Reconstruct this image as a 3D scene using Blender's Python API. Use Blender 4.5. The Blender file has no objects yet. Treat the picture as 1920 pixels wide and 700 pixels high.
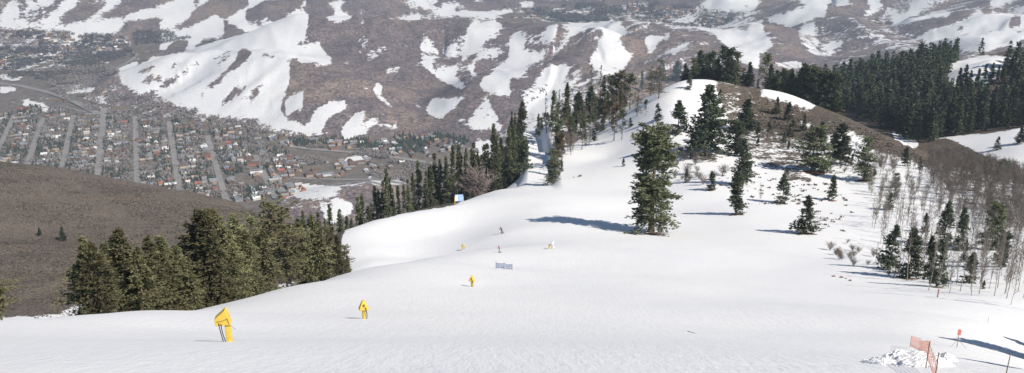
import bpy, bmesh, math, random
import numpy as np
from mathutils import Vector, Matrix, Quaternion
R = math.radians
SC = bpy.context.scene
COL = SC.collection
rng = np.random.default_rng(7)
random.seed(7)

# ------------------------------------------------------------------ camera
FPX, PITCH = 1805.0, R(18.3)
cp, sp = math.cos(PITCH), math.sin(PITCH)
def ray(u, v):
    """direction of the photograph's pixel (1920 x 700) seen from the viewpoint at the origin"""
    a = (np.asarray(u, float) - 960) / FPX; b = (350 - np.asarray(v, float)) / FPX
    return a, cp + b * sp, -sp + b * cp
def PT(u, v, r):
    """world point r metres away (on the map) in the direction of a pixel"""
    x, y, z = ray(u, v); h = math.hypot(x, y)
    return x / h * r, y / h * r, z / h * r
def project(x, y, z):
    d = y * cp - z * sp
    up = y * sp + z * cp
    return 960 + FPX * x / d, 350 - FPX * up / d, d

# ------------------------------------------------------------------ noise
def _hash(ix, iy, s):
    h = (ix.astype(np.int64) * 374761393 + iy.astype(np.int64) * 668265263 + s * 974634777) & 0xffffffff
    h = ((h ^ (h >> 13)) * 1274126177) & 0xffffffff
    return ((h ^ (h >> 16)) & 0xffff) / 65535.0 * 2 - 1
def vnoise(x, y, s=0):
    ix = np.floor(x); iy = np.floor(y); fx = x - ix; fy = y - iy
    fx = fx * fx * fx * (fx * (fx * 6 - 15) + 10); fy = fy * fy * fy * (fy * (fy * 6 - 15) + 10)
    a = _hash(ix, iy, s); b = _hash(ix + 1, iy, s); c = _hash(ix, iy + 1, s); d = _hash(ix + 1, iy + 1, s)
    return (a * (1 - fx) + b * fx) * (1 - fy) + (c * (1 - fx) + d * fx) * fy
def fbm(x, y, o=4, s=0, g=.5):
    t = 0; a = 1; n = 0
    for k in range(o):
        t = t + a * vnoise(x, y, s + k * 17); n += a
        x, y = x * 1.9 * .8 - y * 1.9 * .6 + 31.7, x * 1.9 * .6 + y * 1.9 * .8 + 11.3; a *= g
    return t / n
def ridged(x, y, o=4, s=0):
    t = 0; a = 1; n = 0
    for k in range(o):
        t = t + a * (1 - 2.4 * np.abs(vnoise(x, y, s + k * 13))); n += a
        x, y = x * 2 * .8 - y * 2 * .6 + 5.2, x * 2 * .6 + y * 2 * .8 + 1.3; a *= .5
    return t / n

# ------------------------------------------------------------------ near relief: surveyed points (direction, map distance)
NEAR = [
 # foreground down the middle of the piste
 (0,700,30),(300,700,28),(620,700,27),(960,700,26),(1300,700,28),(1600,700,30),(1920,700,34),
 (423,640,48),(683,597,86),(885,537,146),(200,640,52),(683,640,50),(960,640,50),(960,590,92),(960,540,145),
 (960,500,198),(955,465,252),(943,437,288),(950,410,322),(1000,350,428),(1000,320,486),(1000,290,545),(1000,262,610),(1000,240,680),
 (1100,560,124),(1100,500,200),(1100,455,253),(1100,415,303),(1100,380,350),(1020,388,332),(1090,345,415),(1080,310,475),(1060,280,560),(1060,255,640),
 (1250,620,80),(1220,540,150),(1220,480,218),(1220,435,290),(1220,395,345),(1210,350,395),(1210,300,440),(1235,250,490),(1250,205,530),(1275,165,565),(1285,152,582),
 (1140,300,480),(1130,262,540),(1150,225,600),(1190,195,620),(1180,250,520),(1120,225,650),
 (1000,256,760),(1060,275,760),(1150,250,760),(1285,165,640),(1285,200,760),
 # left rim of the near slope
 (0,604,72),(100,599,84),(200,592,96),(350,586,112),(420,570,126),(500,550,152),(600,530,182),(642,520,198),
 (300,620,70),(500,590,96),(0,640,50),
 (0,700,110),(100,690,125),(200,670,140),(350,650,165),(420,635,180),(500,610,205),(600,590,240),
 # hollow and the snow field beyond it
 (700,506,206),(760,494,216),(870,475,240),(700,514,236),(780,502,246),(870,483,262),
 (690,495,262),(760,482,276),(850,465,284),(680,470,284),(760,450,304),(850,430,320),
 (648,432,322),(700,414,340),(780,397,364),(860,381,390),(930,357,424),(985,325,500),(985,280,600),(980,250,670),
 (620,470,345),(640,500,400),(700,465,410),(780,440,440),(860,420,480),(930,395,520),(960,340,600),(940,300,720),
 # knoll and the spur running down to the right
 (1340,152,590),(1400,166,600),(1440,170,598),(1490,183,588),(1530,203,572),(1580,222,556),(1630,243,535),(1690,268,512),(1740,292,490),
 (1440,190,640),(1530,230,640),(1630,275,610),(1700,300,590),
 (1330,200,548),(1330,250,490),(1330,300,430),(1330,350,375),(1330,400,328),
 (1400,230,530),(1400,300,438),(1400,350,380),(1400,400,325),(1400,440,282),(1400,500,212),(1400,560,142),(1400,620,88),
 (1500,260,500),(1500,300,450),(1500,350,388),(1500,400,335),(1500,435,290),(1500,500,220),
 (1600,300,455),(1600,350,395),(1600,400,340),(1600,450,282),(1600,500,222),(1600,560,155),(1600,620,95),
 (1700,330,420),(1700,400,345),(1700,470,272),(1700,530,200),(1700,650,74),
 (1800,340,425),(1800,400,355),(1800,450,300),(1800,500,245),(1800,545,185),(1800,600,122),(1800,650,80),
 (1900,360,400),(1900,410,350),(1900,450,302),(1900,500,245),(1900,560,172),(1900,620,110),
 # gully and the far side
 (1760,318,540),(1840,325,520),(1840,290,600),(1840,262,640),(1910,310,550),(1910,280,590),(1910,250,640),
 (1700,270,650),(1760,250,700),(1850,225,720),(1920,230,700),
 (1500,215,760),(1560,212,800),(1640,190,830),(1720,160,900),(1780,125,1010),(1640,150,980),(1560,180,930),
 (1780,190,790),(1800,165,830),(1850,150,815),(1855,112,872),(1900,112,880),(1900,150,820),(1790,140,860),(1855,122,940),(1900,108,1010),(1900,95,1120),
 (1480,205,850),(1700,150,1120),(1800,122,1150),(1900,100,1300),
 # brushy hill at the far left
 (0,303,1010),(60,314,1000),(130,328,985),(200,342,965),(300,358,945),(380,371,925),(450,386,880),(520,415,820),(600,470,740),
 (0,400,800),(0,500,630),(0,580,510),(150,400,820),(150,480,665),(150,560,500),(300,430,760),(300,510,590),(430,430,760),(430,500,600),
 (0,345,1160),(130,370,1130),(300,400,1080),(450,425,1010),(600,500,900),
]
near_xyq = []
for u, v, r in NEAR:
    x, y, z = PT(u, v, r); near_xyq.append((math.atan2(x, y), math.log(r), z / r))
def ADD(az, r, z): near_xyq.append((R(az), math.log(r), z / r))
for az in (-180, -140, -100, -70, -50, -35, 0, 35, 50, 70, 100, 140):
    ADD(az, 2, -2.0)
for az in (-25, -15, 0, 15, 25): ADD(az, 5, -3.6); ADD(az, 12, -7.5)
for az, z in ((-180, 40), (-140, 20), (-100, -30), (-65, -50), (-45, -62), (45, -60), (65, -50), (100, -20), (140, 20)):
    ADD(az, 110, z)
for az, z in ((-180, 260), (-140, 200), (-100, -40), (-65, -150), (-42, -225), (42, -170), (65, -120), (100, 0), (140, 150)):
    ADD(az, 620, z)
for az, z in ((-180, 300), (-140, 200), (-100, -100), (-65, -240), (-42, -300), (42, -190), (65, -120), (100, 0), (140, 150)):
    ADD(az, 1100, z)
for az, z in ((-32, -700), (-24, -690), (-15, -690), (-6, -650), (0, -600), (6, -560), (12, -520), (18, -420), (24, -370), (32, -350)):
    ADD(az, 1600, z)
for az, z in ((-32, -330), (-28, -352), (-24, -410), (-16, -520), (-8, -490), (-2, -400), (4, -300), (10, -290)):
    ADD(az, 1150, z)
for az, r, z in ((-5, 800, -320), (-5, 950, -400), (-9, 950, -420), (-1, 900, -300), (-29, 1250, -430), (-24, 1250, -520)):
    ADD(az, r, z)
for az in (-180, -140, -100, -65, -42, -32, -20, -10, 0, 10, 20, 32, 42, 65, 100, 140):
    ADD(az, 2300, -1150); ADD(az, 9000, -4500)
NC = np.array(near_xyq)
def _phi(d2): return np.where(d2 > 1e-14, .5 * d2 * np.log(np.maximum(d2, 1e-14)), 0.)
_n = len(NC)
_d2 = (NC[:, None, 0] - NC[None, :, 0])**2 + (NC[:, None, 1] - NC[None, :, 1])**2
_A = np.zeros((_n + 3, _n + 3)); _A[:_n, :_n] = _phi(_d2) + np.eye(_n) * 2e-5
_A[:_n, _n] = 1; _A[:_n, _n + 1:] = NC[:, :2]; _A[_n:, :_n] = _A[:_n, _n:].T
_W = np.linalg.solve(_A, np.r_[NC[:, 2], 0, 0, 0])
def near_z(x, y):
    x = np.asarray(x, float).ravel(); y = np.asarray(y, float).ravel()
    out = np.empty(x.size)
    for i in range(0, x.size, 40000):
        xs = x[i:i+40000]; ys = y[i:i+40000]; r = np.maximum(np.hypot(xs, ys), .3)
        th = np.arctan2(xs, ys); lr = np.log(r)
        d2 = (th[:, None] - NC[None, :, 0])**2 + (lr[:, None] - NC[None, :, 1])**2
        out[i:i+40000] = (_phi(d2) @ _W[:_n] + _W[_n] + _W[_n+1] * th + _W[_n+2] * lr) * r
    return out

# ------------------------------------------------------------------ far relief: a flat valley and crest lines
FLOOR = -750.0
CREST = [  # (points (u,v,r), side slope, crest roundness)
 ([(235,152,3520),(326,100,3600),(380,97,3560),(432,91,3500),(475,92,3430),(520,104,3350),(570,115,3250),(640,148,3060),(700,188,2920),(790,236,2790)], .34, 45),
 ([(575,118,3480),(610,124,3420),(660,125,3380),(760,127,3330),(830,158,3200),(900,188,3080),(960,215,3000)], .32, 60),
 ([(300,98,4300),(400,80,4150),(480,60,4050),(580,27,3900),(670,28,3850),(750,36,3800),(860,40,3800),(930,60,3650),(975,110,3400),(1010,170,3150)], .36, 60),
 ([(600,33,3880),(660,70,3650),(760,100,3480),(850,118,3380)], .30, 60),
 ([(320,60,4900),(420,35,4900),(500,12,4900),(560,5,5000)], .33, 50),
 ([(380,30,5100),(420,33,4850),(460,55,4600)], .3, 30),
 ([(900,40,4000),(960,42,3950),(1010,52,3800),(1030,75,3700)], .30, 60),
 ([(1010,75,3600),(1050,50,3550),(1100,58,3500),(1135,55,3450),(1100,100,3250),(1060,130,3150)], .34, 40),
 ([(1000,118,3000),(1060,105,3050),(1110,120,2950),(1160,150,2800)], .32, 50),
 ([(1165,38,3900),(1230,45,3700),(1290,60,3500),(1340,85,3300),(1390,120,3100)], .30, 60),
 ([(1240,38,4200),(1300,52,4000),(1350,70,3800)], .28, 50),
 ([(1370,42,4300),(1430,42,4000),(1450,80,3700),(1500,120,3400),(1560,150,3200)], .33, 50),
 ([(1500,0,4900),(1550,15,4600),(1600,35,4300),(1650,62,4000),(1700,95,3700)], .33, 60),
 ([(1700,75,4300),(1780,40,4250),(1850,26,4200),(1920,30,4100),(2050,20,4000)], .28, 90),
 ([(645,364,2110),(685,353,2140),(735,357,2150)], .30, 40),
 ([(1920,75,3400),(1850,95,3200),(1780,125,3000)], .25, 60),
]
FARPEAK = [ # crests of the high mountains, (azimuth, distance, height above the valley floor)
 ([(-44,6600,520),(-34,6800,640),(-28,7000,700),(-22,7000,640),(-15,7200,700),(-8,7400,560)], .42, 80),
 ([(-30,7000,640),(-28.5,6200,420),(-27.5,5500,150)], .40, 40),
 ([(-26,7000,640),(-24.5,6100,420),(-23,5300,120)], .40, 40),
 ([(-21,7000,600),(-20,6200,420),(-19,5500,180)], .38, 40),
 ([(-15,7200,680),(-14.5,6200,420),(-14,5400,190)], .36, 50),
 ([(-9,7400,600),(-8.5,6600,380),(-6.5,5700,170),(-2,5100,30)], .34, 60),
 ([(-1,8000,600),(0,7000,330),(1,6200,90)], .34, 60),
 ([(5,8200,600),(6,7200,330),(7,6400,80)], .34, 60),
 ([(10,7600,620),(11,6600,380),(12.5,5600,190),(13.2,5100,90)], .36, 50),
 ([(15,7600,640),(16,6600,430),(18,5600,230),(19.5,5000,70)], .36, 50),
 ([(21,7600,660),(21.5,6700,440),(21.8,6000,230),(22,5300,60)], .36, 50),
 ([(27,7400,660),(26.5,6400,420),(26.5,5400,230),(26,4700,110)], .36, 60),
 ([(34,7000,660),(34,6000,420),(32,5000,300)], .38, 60),
 ([(-44,9200,700),(-25,9400,820),(-8,9300,760),(8,9400,800),(25,9300,820),(44,9000,760)], .3, 150),
]
def _crests():
    out = []
    for pts, s, a in CREST:
        out.append((np.array([PT(*p) for p in pts]), s * 1.3, a * .8))
    for pts, s, a in FARPEAK:
        out.append((np.array([(r * math.sin(R(t)), r * math.cos(R(t)), FLOOR + h) for t, r, h in pts]), s, a))
    return out
CR = _crests()
def far_z(x, y, streaks=False):
    x = np.asarray(x, float).ravel(); y = np.asarray(y, float).ravel()
    wx = x + 55 * fbm(x / 420, y / 420, 3, 5); wy = y + 55 * fbm(x / 420, y / 420, 3, 9)
    K = 16.0
    acc = np.ones(x.size)            # floor, smooth maximum of the crests
    top = np.full(x.size, -1e9); sec = np.full(x.size, -1e9); gul = np.zeros(x.size); bs_ = np.zeros(x.size); bd_ = np.zeros(x.size)
    for P, s, a in CR:
        best = np.full(x.size, -1e9); bs = np.zeros(x.size); bd = np.zeros(x.size); run = 0.
        for i in range(len(P) - 1):
            ax, ay, az = P[i]; bx, by, bz = P[i+1]
            dx, dy = bx - ax, by - ay; L2 = dx*dx + dy*dy
            t = np.clip(((wx - ax) * dx + (wy - ay) * dy) / L2, 0, 1)
            d = np.hypot(wx - ax - t * dx, wy - ay - t * dy)
            h = az + (bz - az) * t - FLOOR
            val = h + s * a - s * np.sqrt(d*d + a*a) * (1 - .25 * np.clip(d / 1200, 0, 1))
            up = val > best; best = np.where(up, val, best); bs = np.where(up, run + t * math.sqrt(L2), bs); bd = np.where(up, d, bd); run += math.sqrt(L2)
        acc += np.exp(np.clip(best / K, -30, 60))
        # spurs and gullies running down the sides of each crest
        gv = ridged(bs / 210 + run * .013, bd / 900 + run, 3, 33) * np.clip(bd / 160, 0, 1)
        up = best > top; sec = np.where(up, top, np.maximum(sec, best)); gul = np.where(up, gv, gul); bs_ = np.where(up, bs + run * 3, bs_); bd_ = np.where(up, bd, bd_); top = np.maximum(top, best)
    h = K * np.log(acc)
    m = np.clip(h / 60, 0, 1)
    rd = ridged(wx / 330, wy / 330, 4, 21)
    h = h + m * gul * np.clip((top - sec) / 55, 0, 1) * np.clip(.35 + h / 260, .35, 1.6) * 38
    h = h + m * (rd * 19 + fbm(x / 70, y / 70, 3, 3) * 3.5) * np.clip(.4 + h / 300, .4, 1.4)
    if streaks: return fbm(bs_ / 38, bd_ / 330 + bs_ / 900, 4, 55, .65)
    return FLOOR + h
# spur polygon helpers
TRK = np.array([PT(1031, 345, 430)[:2], PT(1029, 310, 500)[:2], PT(1024, 283, 555)[:2], PT(1009, 258, 620)[:2], PT(1003, 240, 680)[:2]])
TRY = np.linspace(TRK[:, 1].min() - 60, TRK[:, 1].max() + 60, 60); TRZ = near_z(np.interp(TRY, TRK[:, 1], TRK[:, 0]) - 4.5, TRY)
def H(x, y):
    """ground height anywhere"""
    shp = np.shape(x)
    x = np.asarray(x, float).ravel(); y = np.asarray(y, float).ravel()
    r = np.hypot(x, y)
    z = np.empty(x.size)
    a = r < 2300
    zn = np.full(x.size, -5000.)
    if a.any(): zn[a] = near_z(x[a], y[a])
    zf = np.full(x.size, -5000.)
    b = r > 1300
    if b.any(): zf[b] = far_z(x[b], y[b])
    zf[~b] = FLOOR
    K = 12.0
    m = np.maximum(zn, zf); z = m + K * np.log(np.exp((zn - m) / K) + np.exp((zf - m) / K))
    # small relief on the near ground
    w = np.clip((r - 15) / 60, 0, 1) * np.clip((1500 - r) / 400, 0, 1)
    nn = fbm(x / 26, y / 26, 3, 40) * .22 + fbm(x / 5, y / 5, 2, 44) * .03
    z = z + w * nn
    # cut bank on the right of the track through the trees
    _c = np.clip
    xt = np.interp(y, TRK[:, 1], TRK[:, 0]); dx = x - xt
    tw = _c((y - 395) / 50, 0, 1) * _c((720 - y) / 60, 0, 1)
    zt = np.interp(y, TRY, TRZ); pw = tw * _c((dx + 16) / 5, 0, 1) * _c((2 - dx) / 2, 0, 1); z = z * (1 - pw) + zt * pw
    q = _c(dx / 5, 0, 1); z = z + tw * 3.2 * q * q * (3 - 2 * q) * np.exp(-np.maximum(dx - 5, 0) / 30)
    brush = PISTE_OFF(x, y, r)
    z = z + w * brush * (fbm(x / 45, y / 45, 4, 50) * 2.6 + ridged(x / 130, y / 130, 3, 60) * 4.5)
    return z.reshape(shp)
def PISTE_OFF(x, y, r):
    # 0 on the groomed slopes, 1 on rough ground far from them
    th = np.degrees(np.arctan2(x, y))
    left = np.clip((r - 420) / 120, 0, 1) * np.clip((-9 - th) / 3, 0, 1)
    far = np.clip((r - 700) / 100, 0, 1)
    right = np.clip((th - 13) / 4, 0, 1) * np.clip((r - 330) / 80, 0, 1) * .35
    return np.maximum(np.maximum(left, far), right)

def ground_hit(u, v, r0=20., r1=9000.):
    """where the view direction of a pixel first meets the ground"""
    dx, dy, dz = ray(u, v); h = math.hypot(dx, dy)
    rr = np.exp(np.linspace(math.log(r0), math.log(r1), 700))
    X = dx / h * rr; Y = dy / h * rr; Zr = dz / h * rr
    g = H(X, Y) - Zr
    k = np.argmax(g > 0)
    if g[k] <= 0: return None
    if k == 0: return X[0], Y[0], float(H(X[0], Y[0]))
    lo, hi = rr[k-1], rr[k]
    rr = np.linspace(lo, hi, 24); X = dx / h * rr; Y = dy / h * rr
    g = H(X, Y) - dz / h * rr; k = int(np.argmax(g > 0))
    return X[k], Y[k], float(H(X[k], Y[k]))
def at_r(u, r):
    """ground point in the direction of column u at map distance r"""
    a = math.atan2((u - 960) / FPX, cp); x = r * math.sin(a); y = r * math.cos(a)
    z = float(H(x, y))
    for _ in range(3):              # the column's direction depends on the depression
        t = z / r
        # solve u for this depression: x/(y*cp - z*sp) = (u-960)/F
        k = (u - 960) / FPX
        y = math.sqrt(max(r*r - x*x, 1)); x = k * (y * cp - z * sp)
        s = r / math.hypot(x, y); x *= s; y *= s; z = float(H(x, y))
    return x, y, z
# ------------------------------------------------------------------ which ground is snow and which is bare (ordered patches)
# every patch is an outline seen from the viewpoint, carried on to the ground it lies on
def Z(x0, y0, s, pts): return [(x0 + a / s, y0 + b / s) for a, b in pts]
A1 = lambda *p: Z(0, 0, 5.384, p)
A2 = lambda *p: Z(300, 0, 5.384, p)
A3 = lambda *p: Z(600, 0, 5.384, p)
A4 = lambda *p: Z(900, 0, 5.384, p)
A5 = lambda *p: Z(1200, 0, 5.333, p)
A6 = lambda *p: Z(1560, 0, 5.333, p)
A7 = lambda *p: Z(200, 80, 3.889, p)
A8 = lambda *p: Z(540, 80, 3.89, p)
B4 = lambda *p: Z(960, 0, 2, p)
B5 = lambda *p: Z(1440, 0, 2, p)
FARP = [
 (.14, [(-200,-300),(2200,-300),(2200,420),(-200,420)]),
 # high mountains, left
 (1, A1((0,45),(100,10),(130,5),(40,50),(0,75))),
 (1, A1((0,130),(60,80),(150,20),(230,-20),(200,30),(80,110),(0,180))),
 (1, A1((-100,215),(0,185),(100,130),(250,60),(420,-10),(500,-20),(330,70),(220,140),(100,210),(60,240),(-100,240))),
 (1, A1((170,215),(260,150),(420,70),(520,10),(600,-20),(480,50),(330,120),(240,190),(200,230))),
 (1, A1((380,235),(520,130),(640,40),(700,-20),(790,-20),(730,90),(640,150),(560,210),(510,260),(400,260))),
 (1, A1((390,135),(500,60),(440,130))),
 (1, A1((960,150),(1010,90),(1090,20),(1140,-30),(1250,-30),(1120,80),(1050,140),(950,200),(850,245),(740,265),(700,268),(870,215))),
 (.75, A1((-50,212),(400,225),(520,255),(680,270),(850,300),(600,330),(-50,250))),
 (1, A1((700,262),(850,240),(1120,205),(1250,160),(1480,90),(1723,10),(1723,200),(1400,280),(1200,320),(1000,340),(800,340))),
 (1, A2((0,0),(520,-40),(1723,-40),(1723,300),(1723,650),(1550,690),(1400,610),(900,500),(700,480),(500,520),(0,560))),
 (0, A1((1210,225),(1330,195),(1400,225),(1600,185),(1680,190),(1500,265),(1380,300),(1200,300),(1260,250))),
 (0, A2((-150,40),(60,10),(240,-40),(-250,-40),(-500,190),(-350,170))),
 (0, A2((520,-20),(870,-20),(900,40),(660,180),(620,190),(550,140),(440,220),(300,270),(200,310),(80,320),(70,305),(220,230),(330,130),(440,50))),
 (0, A2((330,75),(380,20),(420,-20),(360,-20),(340,40))),
 (0, A2((1060,8),(1470,-30),(1440,40),(1310,140),(1180,200),(1000,240),(880,215),(860,160),(900,100))),
 (.8, A2((940,200),(1080,150),(1140,200),(1070,240),(950,215))),
 (0, A2((1490,-30),(1750,-30),(1750,190),(1520,150),(1450,100))),
 (0, A2((640,200),(770,270),(870,320),(950,300),(900,330),(700,380),(620,400),(520,430),(350,480),(250,490),(450,430),(560,380),(650,340))),
 (0, A2((100,450),(180,400),(300,420),(250,500),(400,510),(100,560),(0,570),(-80,540),(0,510),(60,510))),
 (.3, A2((320,395),(500,375),(650,365),(600,405),(450,425))),
 (0, A2((1500,150),(1750,190),(1750,350),(1690,340),(1500,480),(1430,460),(1560,380),(1480,370),(1400,290),(1490,250))),
 (1, A2((1360,345),(1490,262),(1520,300),(1400,350))),
 (.45, A2((1230,430),(1350,400),(1500,380),(1430,450),(1300,465))),
 (0, A2((1560,480),(1690,370),(1760,350),(1760,560),(1690,540))),
 (1, A3((60,20),(230,0),(260,10),(200,110),(320,160),(310,200),(230,220),(130,200),(30,180),(180,150),(100,70))),
 (1, A3((350,150),(440,60),(460,80),(400,130))),
 (1, A3((690,190),(990,150),(1000,190),(900,205))),
 (1, A3((770,-20),(1200,-20),(1180,20),(1080,60),(960,65),(800,20))),
 (1, A3((1220,30),(1400,12),(1430,20),(1330,60),(1310,100),(1240,80))),
 (1, A3((1540,10),(1560,-20),(1680,-20),(1650,40),(1580,40))),
 (1, A3((960,65),(1300,100),(1500,120),(1723,120),(1723,190),(1500,165),(1350,150),(1070,170),(1080,155),(1250,140),(1100,90))),
 # hill beside the town
 (1, A7((90,190),(300,110),(480,85),(720,50),(880,35),(1000,35),(1070,60),(1340,130),(1400,140),(1400,620),(1100,560),(900,530),(700,510),(500,440),(380,365),(240,372),(110,290))),
 (0, A7((200,245),(235,195),(330,160),(410,145),(330,190),(250,225))),
 (.25, A7((240,290),(290,230),(430,235),(420,270),(360,305),(300,300))),
 (0, A7((385,355),(430,290),(540,245),(520,300),(440,340))),
 (0, A7((440,205),(490,140),(560,135),(550,165),(480,190))),
 (0, A7((545,235),(560,200),(600,160),(605,175),(570,220))),
 (0, A7((580,410),(690,350),(730,310),(810,260),(870,195),(940,130),(960,70),(990,40),(1060,70),(1040,110),(960,180),(870,240),(830,290),(740,345),(680,390),(600,405))),
 (0, A7((820,465),(870,400),(940,330),(1040,290),(1000,360),(940,410),(880,450))),
 (0, A7((990,445),(1050,395),(1070,350),(1110,345),(1110,385),(1050,430))),
 (.1, A7((795,375),(865,325),(860,345),(810,375))),
 (.3, A7((670,440),(730,400),(800,400),(790,420),(700,445))),
 (.35, A7((600,250),(680,235),(640,265))),
 (.5, A7((830,80),(900,40),(940,60),(880,120),(830,190),(740,120))),
 (.15, A7((1060,60),(1180,80),(1350,130),(1340,160),(1200,110),(1080,80))),
 (0, A7((200,180),(260,120),(330,110),(300,130),(230,165))),
 (0, A8((20,150),(80,130),(230,185),(420,180),(700,190),(1050,210),(1340,350),(1556,420),(1556,690),(600,690),(200,660),(60,580),(-20,560),(-60,470),(0,330))),
 (1, A8((0,30),(200,0),(230,20),(280,70),(320,150),(230,182),(100,125),(0,120))),
 (.9, A8((-20,420),(60,360),(140,345),(110,380),(100,470),(-20,540))),
 (1, A8((40,670),(180,560),(200,500),(300,440),(500,430),(420,480),(300,550),(230,660))),
 (.9, A8((380,640),(470,530),(600,470),(580,510),(520,580),(680,525),(660,570),(810,570),(790,620),(750,640),(700,620),(600,640),(560,680),(400,700))),
 (.1, A8((610,640),(640,605),(710,610),(710,660),(640,670))),
 (1, A8((440,290),(460,240),(530,190),(550,190),(480,250))),
 (1, A8((705,205),(760,190),(850,186),(850,197),(770,207),(735,250),(710,235))),
 (.9, A8((535,315),(600,320),(580,375))),
 (1, A8((610,340),(655,290),(700,330),(670,370),(730,420),(780,460),(810,460),(800,485),(740,485),(640,390))),
 (.8, A8((600,190),(635,190),(620,202))),
 (.95, A8((1000,480),(1040,420),(1070,400),(1180,400),(1330,385),(1270,430),(1200,500),(1140,545),(1100,560),(1030,530))),
 (.6, A8((900,440),(940,440),(1000,490),(960,500))),
 (.75, A8((1330,410),(1460,390),(1510,500),(1556,560),(1556,660),(1400,640),(1210,580),(1310,510),(1380,420))),
 (0, A8((1340,440),(1390,430),(1310,560),(1270,560))),
 (.85, A8((980,-40),(1050,-60),(1110,80),(1060,130),(980,155),(965,60))),
 (1, A8((1050,200),(1180,180),(1260,150),(1280,100),(1150,110),(1140,90),(1260,40),(1300,-30),(1330,-150),(1556,-170),(1556,-90),(1450,-20),(1390,40),(1556,50),(1556,65),(1380,80),(1300,110),(1260,160),(1190,230),(1280,310),(1330,345),(1230,330),(1080,260),(1045,225),(980,150),(1060,150))),
 (.75, A8((1310,160),(1400,90),(1470,90),(1360,150),(1350,220),(1410,270),(1340,240))),
 (1, A8((1400,290),(1470,230),(1556,170),(1620,130),(1620,390),(1480,370),(1410,330))),
 # middle hills
 (.9, A4((380,10),(540,10),(545,65),(740,100),(740,120),(560,95),(400,75),(420,60))),
 (1, A4((-60,130),(320,85),(330,125),(200,150),(-60,170))),
 (1, A4((-60,200),(100,235),(220,260),(0,340),(-80,330))),
 (.75, A4((0,160),(400,172),(560,185),(590,195),(300,190),(0,190))),
 (.85, A4((560,130),(740,150),(1200,170),(1200,190),(900,235),(700,230),(560,190),(600,150))),
 (.8, A4((860,70),(1130,100),(1000,105),(860,90))),
 (1, A4((1480,20),(1723,40),(1723,60),(1560,40))),
 (0, A4((400,185),(560,200),(680,270),(640,310),(580,330),(400,290),(240,270),(160,200))),
 (1, A4((700,270),(800,258),(1000,230),(1150,190),(1460,180),(1440,260),(1480,330),(1380,400),(1420,430),(1500,520),(1560,530),(1440,720),(1100,650),(1110,580),(1240,400),(1250,320),(1150,280),(1090,280),(1060,320),(850,270),(790,260),(720,370),(620,350),(600,330),(680,290))),
 (1, B4((290,240),(300,250),(350,285),(400,275),(420,262),(440,230),(400,210),(330,190))),
 (.9, A4((330,350),(410,310),(400,350),(460,470),(370,560),(700,530),(560,600),(440,700),(180,700),(320,560),(340,480))),
 (1, A4((0,500),(230,515),(0,560))),
 (.9, A4((740,450),(770,450),(770,520),(730,500))),
 (.7, A4((700,690),(830,640),(890,670),(870,720))),
 (1, B4((-10,140),(20,150),(40,200),(140,200),(60,250),(30,290),(-10,290))),
 (.95, B4((30,370),(90,300),(150,240),(200,240),(215,265),(190,300),(180,370),(150,430),(60,420))),
 (1, A5((610,50),(720,-30),(1260,-30),(1150,90),(1050,130),(1010,200),(900,200),(760,150),(640,110))),
 (.1, A5((990,85),(1080,50),(1080,65),(1010,90))), (.1, A5((720,20),(820,0),(760,35))), (.2, A5((770,130),(840,110),(830,125))),
 (1, A5((1250,215),(1350,160),(1500,130),(1720,90),(1640,40),(1560,-30),(1960,-30),(1870,60),(1850,170),(1640,200),(1480,275),(1380,230))),
 (1, A5((480,250),(720,290),(850,210),(1210,215),(1230,320),(1340,460),(1250,520),(1200,560),(1190,700),(960,580),(880,480),(740,330),(500,270))),
 (1, A5((50,365),(280,380),(180,430),(110,520),(50,450))),
 (1, A5((150,220),(200,200),(280,200),(260,250))),
 (.8, A5((1560,350),(1640,240),(1760,220),(1740,330),(1790,420),(1760,490),(1780,510),(1920,410),(1920,560),(1700,550),(1640,460))),
 (.75, A5((1300,640),(1600,600),(1640,640),(1820,610),(1700,660),(1560,700),(1300,700))),
 (.6, A5((300,520),(400,450),(520,440),(440,480),(350,540),(340,600))),
 (.9, A5((580,420),(690,430),(680,455),(610,440))),
 (.9, A5((470,135),(560,140),(700,190),(640,200),(560,170))),
 (1, A6((-20,30),(80,-20),(180,-20),(150,40),(80,20),(0,55))),
 (1, A6((290,135),(400,70),(345,30),(370,-20),(490,-20),(490,30),(530,50),(430,130),(400,160))),
 (1, A6((770,120),(830,-20),(970,-20),(880,70),(860,130),(760,180),(720,190))),
 (1, A6((610,190),(760,160),(720,190),(900,170),(1060,110),(1200,125),(1150,170),(1000,170),(740,240),(640,250))),
 (1, A6((830,340),(1250,240),(1400,180),(1600,140),(1900,150),(2000,140),(2000,380),(1700,460),(1500,520),(1340,500),(1000,520),(850,510),(700,420),(760,350))),
 (.1, A6((1230,270),(1340,240),(1300,330),(1260,320))), (.1, A6((1530,290),(1620,315),(1580,322))), (.2, A6((1670,230),(1720,210),(1690,245))),
 (0, A6((1790,170),(1900,170),(1870,260),(1710,300),(1790,220))), (.1, A6((1110,335),(1160,318),(1170,342))), (.2, A6((1850,310),(1890,308),(1880,340),(1860,338))),
 (.7, A6((1380,100),(1520,80),(1470,150),(1400,160),(1360,150))),
 (1, A6((1560,60),(1620,-20),(1900,-20),(1700,40),(1720,70),(1600,75))),
 (.8, A6((1740,90),(1850,130),(1770,130))), (.9, A6((1810,80),(1960,50),(1960,90),(1870,120))),
 (1, A6((-30,425),(0,430),(120,450),(0,520),(-30,520))), (.8, A6((60,600),(230,625),(130,655),(70,620))),
 # valley floor
 (.42, [(-80,60),(250,78),(240,100),(200,120),(60,135),(-80,135)]), (.4, [(960,14),(1180,10),(1300,12),(1430,22),(1400,60),(1200,45),(1000,44)]), (.42, [(1590,30),(1650,38),(1730,62),(1745,92),(1670,92),(1620,60)]),
 (.95, A1((400,405),(830,430),(820,450),(620,470),(540,520),(410,510),(440,450))), (.95, A1((700,350),(800,345),(800,400),(720,410))),
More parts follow.
